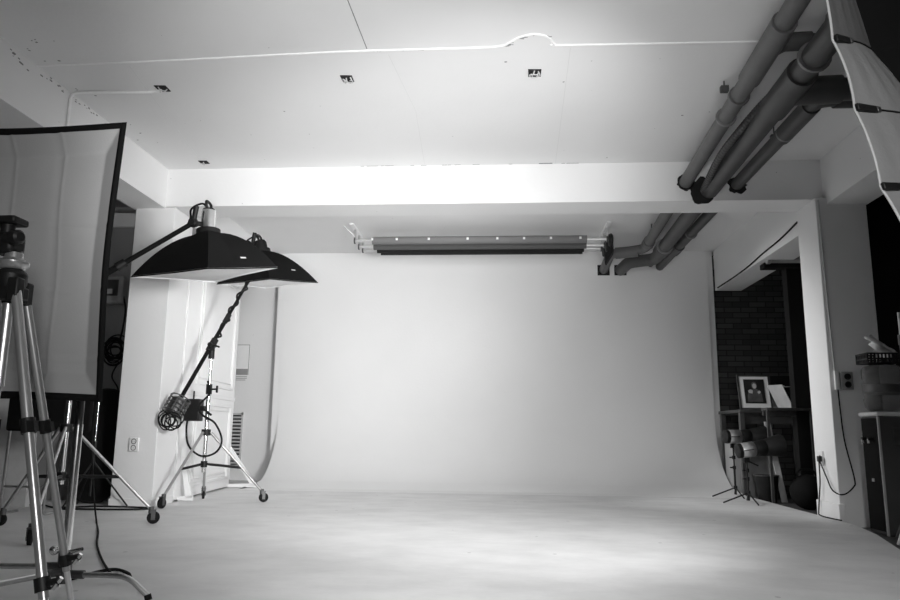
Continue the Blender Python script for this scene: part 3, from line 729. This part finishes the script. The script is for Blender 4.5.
for k, (hg, ft) in enumerate(zip(hinge, feet)):
    r1 = (.0145, .0125, .0125)[k]
    l = MB().cyl(hg, hg.lerp(ft, .36), r1, seg=16).build('leg', 'leg', t)
    MB().cyl(hg.lerp(ft, .34), hg.lerp(ft, .75), r1 * .9, seg=16).build('lower_section', 'leg', l)
    MB().cyl(hg.lerp(ft, .72), ft, r1 * .68, seg=14).build('foot_section', 'alu', l)
    d = (ft - hg).normalized()
    mb = MB(); mb.cyl(hg.lerp(ft, .34), hg.lerp(ft, .375), r1 * 1.35, seg=16); mb.obox(hg.lerp(ft, .357) + V((.02, -.012, 0)), ((1, 0, 0), (0, 1, 0), d), (.022, .018, .03)); mb.build('leg_lock', 'black', l)
    mb = MB(); mb.cyl(hg.lerp(ft, .705), hg.lerp(ft, .735), r1 * 1.4, seg=16); q = hg.lerp(ft, .72)
    mb.cyl(q, q + V((.05, -.01, .012)), .010, seg=10); mb.build('foot_lock', 'black', l)
    mb = MB(); mb.cyl(q + V((.035, -.012, -.008)), q + V((.055, -.012, .02)), .006, seg=8); mb.cyl(q + V((.03, -.01, .0)), q + V((.055, -.014, .0)), .004, seg=8); mb.build('wing_nut', 'chrome', l)
    MB().box(hg - V((.017, .017, .04)), hg + V((.017, .017, .03))).build('hinge', 'black', l, bevel=.006)
    MB().sphere(ft, .018, 12, 8).build('rubber_foot', 'rubber', l)

# ------------------------------------------------------------------ reflector hanging in at the top right
t = thing('octagonal_softbox', 'pale skirted octagonal soft box with black straps at the top right corner', 'softbox', (2.15, 2.8, 0))
Pl = [V((1.00, 2.2, 2.30)), V((1.046, 2.2, 1.951)), V((1.093, 2.2, 1.718)), V((1.148, 2.2, 1.462)), V((1.23, 2.2, 1.22)), V((1.40, 2.2, 1.0))]
Ql = [V((1.17, 2.36, 2.36)), V((1.245, 2.36, 2.0)), V((1.42, 2.36, 1.74)), V((1.55, 2.36, 1.50)), V((1.65, 2.36, 1.3)), V((1.75, 2.36, 1.15))]
for i in range(5):
    def pan(s, q, i=i):
        a = Pl[i].lerp(Pl[i + 1], s); b = Ql[i].lerp(Ql[i + 1], s)
        bow = 4 * s * (1 - s)
        p = a.lerp(b, q) + V((-.012 * bow * (1 - q) * (1 if i < 5 else 0) * -1, -.02 * math.sin(PI * q), 0))
        p += V((0, -.004 * math.sin(26 * q + 3 * i) * bow, 0))
        return p
    MB().grid(pan, 14, 14).build('panel', 'skirt' if i == 0 else 'silverfab', t, ang=180)
    MB().tube([pan(s / 10, 0) + V((-.002, -.002, 0)) for s in range(11)], .004, 6).build('piping', 'lightgrey', t)
for i in range(1, 5):
    a, b = Pl[i], Ql[i]; d = (b - a); dn = d.normalized(); upv = (Pl[i - 1] - Pl[i + 1 if i < 5 else i]).normalized(); nn = dn.cross(upv).normalized()
    if nn.y > 0: nn = -nn
    off = nn * .022
    s = MB().obox(a + dn * .036 + off * .55, (dn, upv, nn), (.086, .024, .012)).build('strap', 'black', t, bevel=.003)
    MB().obox(a + dn * .083 + off * .6, (dn, upv, nn), (.016, .018, .016)).build('buckle', 'gunmetal', s, bevel=.002)
    MB().tube([a.lerp(b, q) + V((0, -.02 * math.sin(PI * q) - .003, 0)) for q in (.2, .4, .6, .8, 1)], .003, 6).build('seam', 'black', t)
apx = V((2.05, 2.75, 2.25))
mb = MB()
for i in range(5): mb.grid(lambda s, q, i=i: Ql[i].lerp(Ql[i + 1], s).lerp(apx, q), 4, 6)
mb.grid(lambda s, q: Ql[0].lerp(Ql[0] + V((.5, 0, .4)), s).lerp(apx, q), 4, 6)
mb.build('shell', 'blackfab', t)
MB().cyl((2.15, 2.8, .3), (2.15, 2.8, 2.3), .018, seg=12).build('stand_pole', 'black', t)
for a in (.2, 2.3, 4.4): MB().cyl((2.15, 2.8, .6), (2.15 + .5 * math.cos(a), 2.8 + .5 * math.sin(a), -.04 if math.cos(a) > -.2 else .012), .012, seg=10).build('stand_leg', 'black', t)
MB().cyl((2.15, 2.8, 2.25), apx, .03, seg=12).build('stand_arm', 'black', t)

# ------------------------------------------------------------------ right column fittings
t = wall_socket('white socket with plugged in cables on the inner face of the right column', (2.94, 7.10, .52), (-1, 0, 0), .10, .13, False)
tag(MB().box((2.887, 7.03, .49), (2.918, 7.08, .54)).build('plug', 'black', bevel=.006), 'black plug in the low socket of the right column', 'plug')
tag(MB().tube(smooth([(2.897, 7.055, .50), (2.91, 7.10, .3), (2.905, 7.16, .05), (2.89, 7.1, .012), (2.88, 6.85, .012), (2.90, 6.70, .012)], 8), .006, 6).build('power_cable', 'rubber'), 'black cable dropping from the low socket to the floor at the right column', 'cable')
tag(MB().tube(smooth([(2.90, 7.05, .50), (2.92, 6.98, .36), (2.915, 6.86, .25), (2.97, 6.785, .22), (3.06, 6.783, .285), (3.075, 6.785, .36), (3.02, 6.788, .68), (3.005, 6.788, .95), (3.0, 6.788, 1.13)], 8), .006, 6).build('power_cable', 'rubber'), 'black cable looping from the low socket up to the switch box on the right column', 'cable')
t = thing('switch_box', 'grey switch box with two round sockets on the right column front', 'switch box', (3.10, 6.86, 1.22))
MB().box((3.025, 6.775, 1.13), (3.135, 6.80, 1.29)).build('case', 'midgrey', t, bevel=.006)
for z in (1.175, 1.245): MB().lathe((3.085, 6.775, z), (0, -1, 0), [(0, .028), (.008, .028), (.008, .02), (.002, .018)], 18).build('outlet', 'black', t)
MB().box((2.975, 6.772, 1.13), (3.008, 6.80, 1.30)).build('switch_strip', 'white', t, bevel=.004)
tag(MB().tube([(2.965, 6.793, 2.9), (2.968, 6.793, 2.2), (2.985, 6.793, 1.30)], .007, 6).build('conduit', 'lightgrey'), 'thin conduit running down the right column to the switch box', 'conduit')
tag(MB().tube(smooth([(3.032, 10.3, 2.755), (3.032, 9.6, 2.752), (3.032, 9.0, 2.765), (3.032, 8.5, 2.80), (3.032, 7.9, 2.83), (3.032, 7.3, 2.90)], 8), .009, 6).build('power_cable', 'rubber'), 'dark cable sagging along the far right beam', 'cable')
# ------------------------------------------------------------------ lamp batten and black post in the store room
t = thing('batten_lamp', 'grey tube batten lamp on a black bar right of the backdrop', 'lamp', (3.3, 8.6, 2.72))
MB().box((3.08, 8.60, 2.66), (4.6, 8.75, 2.72)).build('bar', 'darkpaint', t, bevel=.004)
MB().cyl((3.14, 8.585, 2.75), (4.5, 8.585, 2.75), .042, seg=16).build('tube', 'midgrey', t)
MB().box((3.10, 8.54, 2.70), (3.15, 8.66, 2.80)).build('end_cap', 'midgrey', t, bevel=.006)
struct(MB().box((3.35, 8.66, -.06), (3.64, 8.80, 2.66)).build('trim_4', 'darkpaint'))

# table with pictures
t = thing('table', 'dark wooden table against the brick wall at the right', 'table', (3.4, 9.8, -.055))
MB().box((2.935, 9.35, .995), (3.95, 10.25, 1.035)).build('tabletop', 'wood', t, bevel=.006)
MB().box((2.97, 9.40, .86), (3.9, 9.43, .995)).build('apron', 'wood', t)
for x in (2.97, 3.90):
    for y in (9.40, 10.18): MB().box((x - .03, y - .03, -.055), (x + .03, y + .03, .995)).build('leg', 'wood', t, bevel=.004)
t = thing('table', 'black metal frame table nearer the right column', 'table', (3.4, 8.9, -.055))
MB().box((2.98, 8.55, 1.0), (3.50, 8.72, 1.03)).build('tabletop', 'gunmetal', t, bevel=.004)
for x in (3.00, 3.475): MB().box((x - .015, 8.56, -.055), (x + .015, 8.59, 1.0)).build('leg', 'gunmetal', t)
MB().box((2.99, 8.69, 0.94), (3.49, 8.71, 1.0)).build('apron', 'gunmetal', t)

# framed portrait, leaning
fo = V((3.03, 9.62, 1.036)); fu = V((1, -.05, 0)).normalized(); fv = V((-.01, .16, 1)).normalized(); fnn = fu.cross(fv).normalized()
t = thing('picture_frame', 'framed black and white portrait of a person leaning on the table', 'picture', fo + fu * .18)
W_, H_ = .40, .45
PT = lambda x, z, o=0: fo + fu * x + fv * (z + .004) + fnn * o
if fnn.y > 0: fnn = -fnn
mb = MB()
for x0, x1, z0, z1 in ((0, .022, 0, H_), (W_ - .022, W_, 0, H_), (.022, W_ - .022, 0, .022), (.022, W_ - .022, H_ - .022, H_)):
    mb.obox(PT((x0 + x1) / 2, (z0 + z1) / 2, .0), (fu, fv, fnn), (x1 - x0, z1 - z0, .03))
mb.build('frame', 'gunmetal', t)
MB().obox(PT(W_ / 2, H_ / 2, .004), (fu, fv, fnn), (W_ - .04, H_ - .04, .006)).build('mat_board', 'paper', t)
pr_ = MB().obox(PT(W_ / 2, H_ / 2 + .01, .010), (fu, fv, fnn), (.25, .31, .006)).build('print', 'printdark', t)
def blob(x, z, rx, rz, o, n=20):
    return [PT(W_ / 2 + x + rx * math.cos(2 * PI * k / n), H_ / 2 + z + rz * math.sin(2 * PI * k / n), o) for k in range(n)]
def shape(pts, o): return [PT(W_ / 2 + x, H_ / 2 + z, o) for x, z in pts]
MB().prism(shape([(-.095, -.125), (.09, -.125), (.085, -.03), (.06, .02), (.02, .045), (-.02, .045), (-.065, .015), (-.09, -.04)], .0135), fnn * .001).build('print_jacket', 'printmid', pr_)
MB().prism(blob(.0, .088, .036, .046, .0135), fnn * .001).build('print_hair', 'printmid', pr_)
mb = MB(); mb.prism(blob(.002, .078, .025, .034, .0148), fnn * .001); mb.build('print_face', 'skin', pr_)
MB().prism(shape([(-.075, -.01), (-.03, -.02), (-.022, .02), (-.05, .035), (-.08, .02)], .0148), fnn * .001).build('print_hand', 'skin', pr_)
MB().prism(shape([(.03, .0), (.05, -.025), (.075, .0), (.06, .02)], .0148), fnn * .001).build('print_hand', 'skin', pr_)

def leaning(label, name, cat, c, u, v, w, h, d, m, extra=None):
    u = V(u).normalized(); v = V(v).normalized(); n = u.cross(v).normalized(); c = V(c)
    t = thing(name, label, cat, c)
    MB().obox(c + v * h / 2, (u, v, n), (w, h, d)).build('board', m, t, bevel=.002)
    if extra: 
        k = 1 if n.y < 0 else -1
        MB().obox(c + v * h * .5 + n * k * (d / 2 + .001), (u, v, n), (w * .7, h * .72, .002)).build('print', extra, t)
    return t
leaning('pale canvas leaning behind the framed portrait', 'canvas', 'picture', (3.56, 9.84, 1.038), (1, -.1, 0), (-.05, .18, 1), .30, .33, .02, 'paper', 'lightgrey')
leaning('white framed picture leaning right of the portrait', 'picture_frame', 'picture', (3.66, 9.62, 1.038), (1, .15, 0), (.02, .1, 1), .24, .30, .02, 'paper', 'greyboard')
leaning('black portfolio tilted in front of the white framed picture', 'portfolio', 'portfolio', (3.62, 9.45, 1.038), (1, -1.0, 0), (-.42, 0, 1), .20, .30, .02, 'blackfab')
leaning('grey folder tilted beside the black portfolio', 'folder', 'folder', (3.53, 9.42, 1.038), (1, -1.2, 0), (-.42, 0, 1), .2, .33, .012, 'lightgrey')
tag(MB().box((3.52, 9.83, 1.33), (3.85, 9.99, 1.45)).build('storage_box', 'black', bevel=.004), 'black box above the leaning pictures on the table', 'box') if False else None
t = thing('shelf_box', 'black open box standing behind the leaning pictures', 'box', (3.75, 10.08, 1.036))
mb = MB(); mb.box((3.56, 10.0, 1.036), (3.93, 10.02, 1.50)); mb.box((3.56, 10.18, 1.036), (3.93, 10.2, 1.50)); mb.box((3.56, 10.02, 1.036), (3.58, 10.18, 1.50)); mb.box((3.91, 10.02, 1.036), (3.93, 10.18, 1.50)); mb.build('side', 'black', t)
MB().box((3.58, 10.02, 1.036), (3.91, 10.18, 1.06)).build('base', 'black', t)

# under the tables: cabinet, bin, bag, boards
tag(MB().box((2.95, 9.75, -.055), (3.30, 10.1, .62)).build('cabinet', 'greyboard', bevel=.006), 'pale cabinet under the table behind the flash heads', 'cabinet')
tag(MB().box((3.02, 9.46, -.055), (3.36, 9.70, .60)).build('crate', 'midgrey', bevel=.006), 'grey carton under the table right of the pale cabinet', 'carton')
t = thing('waste_bin', 'black waste bin on the floor behind the flash stands', 'bin', (3.12, 9.1, -.055))
MB().lathe((3.12, 9.1, -.054), (0, 0, 1), [(0, .10), (.30, .135), (.31, .14), (.31, .125), (.02, .09)], 24).build('body', 'black', t)
MB().torus((3.12, 9.1, .256), (0, 0, 1), .137, .008, 24, 6).build('rim', 'gunmetal', t)
t = thing('duffel_bag', 'black rounded bag under the black metal table', 'bag', (3.27, 8.25, -.055))
MB().sphere((3.27, 8.3, .13), .185, 20, 12, (1, .9, 1.0)).build('body', 'blackfab', t)
MB().tube(smooth([(3.16, 8.3, .29), (3.2, 8.3, .36), (3.32, 8.3, .36), (3.38, 8.3, .29)], 6), .012, 8).build('strap', 'rubber', t)
leaning('tall black board leaning under the table by the right column', 'board', 'board', (3.36, 8.40, -.05), (1, -.3, 0), (-.05, .12, 1), .20, .98, .02, 'black') if False else None
leaning('narrow pale board standing behind the black bag', 'board', 'board', (3.33, 9.15, -.055), (1, 0, 0), (-.12, .1, 1), .07, .95, .02, 'lightgrey')

# flash heads on small stands by the sweep edge
def strobe(label, slabel, c, ax, sx, sy, r):
    c = V(c); ax = V(ax).normalized()
    t = thing('flash_head', label, 'flash head', c, 'silver flash heads on small stands')
    MB().lathe(c, ax, [(-.02, r * .8), (0, r), (.13, r), (.14, r * .92)], 24).build('housing', 'alu', t)
    MB().lathe(c - ax * .055, ax, [(0, r * .7), (.01, r * .95), (.05, r * .98)], 24).build('back_panel', 'black', t)
    MB().lathe(c + ax * .135, ax, [(0, r * .85), (.03, r * 1.0), (.11, r * 1.1), (.13, r * 1.0)], 24).build('speed_ring', 'black', t)
    _, u, w = frame_of(ax)
    rf = MB().lathe(c + ax * .25, ax, [(0, r * .9), (.02, r * 1.1), (.20, r * 1.55), (.20, r * 1.5), (.02, r * 1.0)], 24).build('reflector', 'black', t)
    mb = MB(); mb.obox(c + ax * .05 - V((0, 0, r + .02)), (ax, ax.cross(V((0, 0, 1))), (0, 0, 1)), (.06, .03, .06)); mb.tube([c + ax * .05 - V((0, 0, r + .03)), c + ax * .17 - V((0, .02, r + .10))], .008, 8); mb.build('tilt_bracket', 'black', t)
    mb = MB(); mb.obox(c + ax * .06 - V((0, r * .96, 0)), (ax, (0, 1, 0), (0, 0, 1)), (.11, .01, .012)); mb.build('grip_line', 'gunmetal', t)
    px, py = (c + ax * .05).x, (c + ax * .05).y; zt = c.z - r - .03
    s = thing('light_stand', slabel, 'light stand', (px, py, 0), 'small light stands')
    MB().cyl((px, py, .03), (px, py, zt * .6), .0125, seg=10).build('lower_pole', 'black', s)
    MB().cyl((px, py, zt * .55), (px, py, zt), .009, seg=10).build('upper_pole', 'black', s)
    for zz in (.58, .78):
        mb = MB(); mb.cyl((px, py, zt * zz - .02), (px, py, zt * zz + .02), .02, seg=10); mb.cyl((px, py, zt * zz), (px - .05, py - .01, zt * zz), .009, seg=8); mb.build('lock_knob', 'black', s)
    MB().cyl((px, py, .09), (px, py, .13), .022, seg=10).build('leg_collar', 'black', s)
    for a in (PI * 1.08, PI * 1.50, PI * .42):
        L = .30; e = V((px + L * math.cos(a), py + L * math.sin(a), .012 if px + L * math.cos(a) < 2.93 else -.04))
        MB().cyl((px, py, .11), e, .008, seg=8).build('leg', 'black', s)
strobe('silver flash head with black reflector on the farther small stand', 'small black light stand farther back at the sweep edge', (2.71, 9.1, .70), (1, .18, .02), 0, 0, .082)
strobe('silver flash head with black reflector tilted up on the nearer small stand', 'small black light stand nearer the camera at the sweep edge', (2.60, 8.30, .555), (1, .1, .14), 0, 0, .082)

# ------------------------------------------------------------------ water cooler corner
t = thing('water_cooler', 'dark water cooler with a pale top in front of the right column', 'water cooler', (3.22, 6.34, -.055))
MB().box((3.035, 6.20, -.053), (3.41, 6.49, .885)).build('body', 'coolerside', t, bevel=.012)
MB().box((3.02, 6.19, .885), (3.42, 6.50, .92)).build('top', 'lightgrey', t, bevel=.012)
MB().box((3.028, 6.225, -.02), (3.036, 6.475, .87)).build('front_panel', 'blackfab', t)
MB().box((3.026, 6.194, -.05), (3.042, 6.21, .88)).build('edge_strip', 'midgrey', t)
MB().box((3.14, 6.194, .66), (3.26, 6.202, .80)).build('control_panel', 'gunmetal', t)
for y in (6.30, 6.40):
    tp = MB().cyl((3.03, y, .70), (2.985, y, .70), .014, seg=12).build('tap', 'black', t)
    MB().cyl((2.992, y, .70), (2.992, y, .665), .010, seg=10).build('spout', 'midgrey', tp)
MB().box((3.020, 6.33, .36), (3.029, 6.36, .385)).build('indicator', 'midgrey', t)
t = thing('water_bottle', 'large clear ribbed water bottle upended on the water cooler', 'water bottle', (3.165, 6.345, .92))
MB().lathe((3.165, 6.345, .921), (0, 0, 1), [(0, .10), (.02, .13), (.04, .142), (.10, .15), (.115, .142), (.135, .142), (.15, .15), (.23, .15), (.245, .142), (.265, .142), (.28, .15), (.35, .15), (.38, .13), (.395, .05)], 32).build('bottle_body', 'bottle', t)
MB().lathe((3.165, 6.345, 1.08), (0, 0, 1), [(0, .1505), (.065, .1512), (.066, .1505)], 32).build('label_band', 'coolerside', t)
t = thing('basket', 'black plastic basket standing on the water bottle', 'basket', (3.15, 6.345, 1.316))
bx0, bx1, by0, by1 = 3.02, 3.28, 6.25, 6.44
MB().box((bx0, by0, 1.318), (bx1, by1, 1.326)).build('bottom', 'black', t)
mb = MB()
for k in range(10):
    x = bx0 + (bx1 - bx0) * k / 9
    for y in (by0, by1): mb.box((x - .006, y - .004, 1.32), (x + .006, y + .004, 1.40))
for k in range(1, 7):
    y = by0 + (by1 - by0) * k / 7
    for x in (bx0, bx1): mb.box((x - .004, y - .006, 1.32), (x + .004, y + .006, 1.40))
for z in (1.35, 1.393):
    mb.box((bx0 - .006, by0 - .006, z), (bx1 + .006, by0 + .006, z + .012)); mb.box((bx0 - .006, by1 - .006, z), (bx1 + .006, by1 + .006, z + .012))
    mb.box((bx0 - .006, by0, z), (bx0 + .006, by1, z + .012)); mb.box((bx1 - .006, by0, z), (bx1 + .006, by1, z + .012))
mb.build('lattice', 'black', t)
# crumpled white sheet in the basket
mb = MB()
def cloth(s, q): return V((3.13 + .21 * s - .05 * q + .03 * math.sin(3.4 * q + .4) + .012 * math.sin(19 * q + 3 * s), 6.36 + .03 * math.sin(9 * s + 4 * q) + .02 * math.sin(14 * q), 1.345 + .24 * q * (1 - .55 * s) + .03 * math.sin(8 * s + 5 * q)))
mb.grid(cloth, 24, 24); tag(mb.build('plastic_sheet', 'whitefab', solid=.003, ang=60), 'crumpled white plastic sheet sticking out of the black basket', 'plastic sheet')
t = thing('light_stand', 'steel pole stand beside the water bottle at the right edge', 'light stand', (3.17, 6.0, -.055), 'small light stands')
MB().cyl((3.17, 6.0, -.0), (3.17, 6.0, 1.46), .016, seg=12).build('lower_pole', 'gunmetal', t)
MB().cyl((3.17, 6.0, 1.44), (3.17, 6.0, 1.70), .011, seg=12).build('upper_pole', 'steel', t)
MB().cyl((3.17, 6.0, 1.44), (3.17, 6.0, 1.52), .024, seg=12).build('height_lock', 'gunmetal', t)
MB().cyl((3.17, 6.0, .95), (3.11, 5.97, .98), .012, seg=10).build('clamp', 'chrome', t)
for a in (.5, 2.6, 4.7): MB().cyl((3.17, 6.0, .35), (3.17 + .16 * math.cos(a), 6.0 + .16 * math.sin(a), -.045), .010, seg=8).build('leg', 'gunmetal', t)
t = thing('chair', 'metal tube legged chair cut off by the right edge', 'chair', (3.1, 5.75, -.055))
MB().tube(fillet([(2.83, 5.66, -.04), (2.87, 5.65, .075), (3.4, 5.6, .075), (3.46, 5.6, -.04)], .05), .012, 10).build('leg', 'steel', t)
MB().tube(fillet([(3.25, 5.62, .075), (3.4, 5.2, .075), (3.4, 5.2, .45)], .05), .012, 10).build('frame', 'steel', t)
MB().box((3.22, 5.0, .44), (3.62, 5.5, .49)).build('seat', 'blackfab', t, bevel=.015)

# ------------------------------------------------------------------ light
def lamp(o, loc, target):
    C.objects.link(o); o.location = loc
    o.rotation_euler = (V(target) - V(loc)).to_track_quat('-Z', 'Y').to_euler(); return o
def lamp(o, loc, target):
    C.objects.link(o); o.location = loc
    o.rotation_euler = (V(target) - V(loc)).to_track_quat('-Z', 'Y').to_euler(); return o
def lamp(o, loc, target):
    C.objects.link(o); o.location = loc
    o.rotation_euler = (V(target) - V(loc)).to_track_quat('-Z', 'Y').to_euler(); return o
def lamp(o, loc, target):
    C.objects.link(o); o.location = loc
    o.rotation_euler = (V(target) - V(loc)).to_track_quat('-Z', 'Y').to_euler(); return o
def lamp(o, loc, target):
    C.objects.link(o); o.location = loc
    o.rotation_euler = (V(target) - V(loc)).to_track_quat('-Z', 'Y').to_euler(); return o
def lamp(o, loc, target):
    C.objects.link(o); o.location = loc
    o.rotation_euler = (V(target) - V(loc)).to_track_quat('-Z', 'Y').to_euler(); return o
def lamp(o, loc, target):
    C.objects.link(o); o.location = loc
    o.rotation_euler = (V(target) - V(loc)).to_track_quat('-Z', 'Y').to_euler(); return o
def area(name, loc, target, sx, sy, power, spread=180):
    l = bpy.data.lights.new(name, 'AREA'); l.shape = 'RECTANGLE'; l.size = sx; l.size_y = sy; l.energy = power; l.spread = math.radians(spread)
    return lamp(bpy.data.objects.new(name, l), loc, target)
def spot(name, loc, target, ang, power, size=.15, blend=1.0):
    l = bpy.data.lights.new(name, 'SPOT'); l.spot_size = math.radians(ang); l.spot_blend = blend; l.energy = power; l.shadow_soft_size = size
    return lamp(bpy.data.objects.new(name, l), loc, target)
area('octa_lamp', (1.2, 2.8, 1.6), (-2.4, 7.5, 1.5), .9, .9, 40, 65)
area('octa_spill', (1.35, 2.9, 2.0), (.3, 5.2, 0), 1.0, 1.0, 6.5, 120)
spot('beam_spot', (1.2, 2.6, 1.4), (-.7, 6.86, 3.2), 60, 369)
spot('ceiling_spot', (-.3, .8, .7), (-.4, 5.6, 3.3), 60, 324)
spot('left_bounce_spot', (-.6, 1.2, .9), (-1.4, 6.6, 3.2), 60, 217)
spot('floor_fill', (1.2, 3.2, 2.6), (.1, 5.6, 0), 65, 268)  # extra unseen spot added to brighten the mid floor
spot('near_floor_fill', (-.2, 1.0, 1.8), (-.3, 6, 0), 60, 468)  # added spot without a fixture, lifts the floor ahead of the camera
spot('column_fill', (-1.5, 7.9, 2.6), (3.0, 8.2, 1.0), 52, 560)  # invented source in the far bay, brightens the right column side and table
area('far_bay_fill', (-.5, 7.55, 2.98), (-1.3, 10.4, 1.3), 1.2, .2, 11, 140)  # fill light added behind the cross beam; no fixture hangs there
area('softbox_fill', (-2.6, 7.8, 2.26), (-2.6, 7.8, 0), .7, .7, 2.8)  # fill added under the farther soft box, which is itself unlit
area('rear_fill', (.4, -1, 1.5), (0, 8, 1.0), .5, .5, 30, 95)  # unseen fill put in behind the camera
w = bpy.data.worlds.new('world'); bpy.context.scene.world = w; w.use_nodes = True
w.node_tree.nodes['Background'].inputs[0].default_value = g(.5); w.node_tree.nodes['Background'].inputs[1].default_value = .05

# ------------------------------------------------------------------ camera
cd = bpy.data.cameras.new('camera'); cam = bpy.data.objects.new('camera', cd); C.objects.link(cam)
cd.sensor_width = 36; cd.lens = 730 / 900 * 36; cd.clip_start = .05
yaw, pitch, roll = math.atan(53 / 741), math.atan(132 / 730), .011
cam.matrix_world = Matrix.Translation((0, 0, .72)) @ Matrix.Rotation(yaw, 4, 'Z') @ Matrix.Rotation(PI / 2 + pitch, 4, 'X') @ Matrix.Rotation(roll, 4, 'Z')
sc = bpy.context.scene; sc.camera = cam
sc.view_settings.view_transform = 'Standard'; sc.view_settings.look = 'None'; sc.view_settings.gamma = 1; sc.view_settings.use_curve_mapping = False
sc.view_settings.exposure = 0
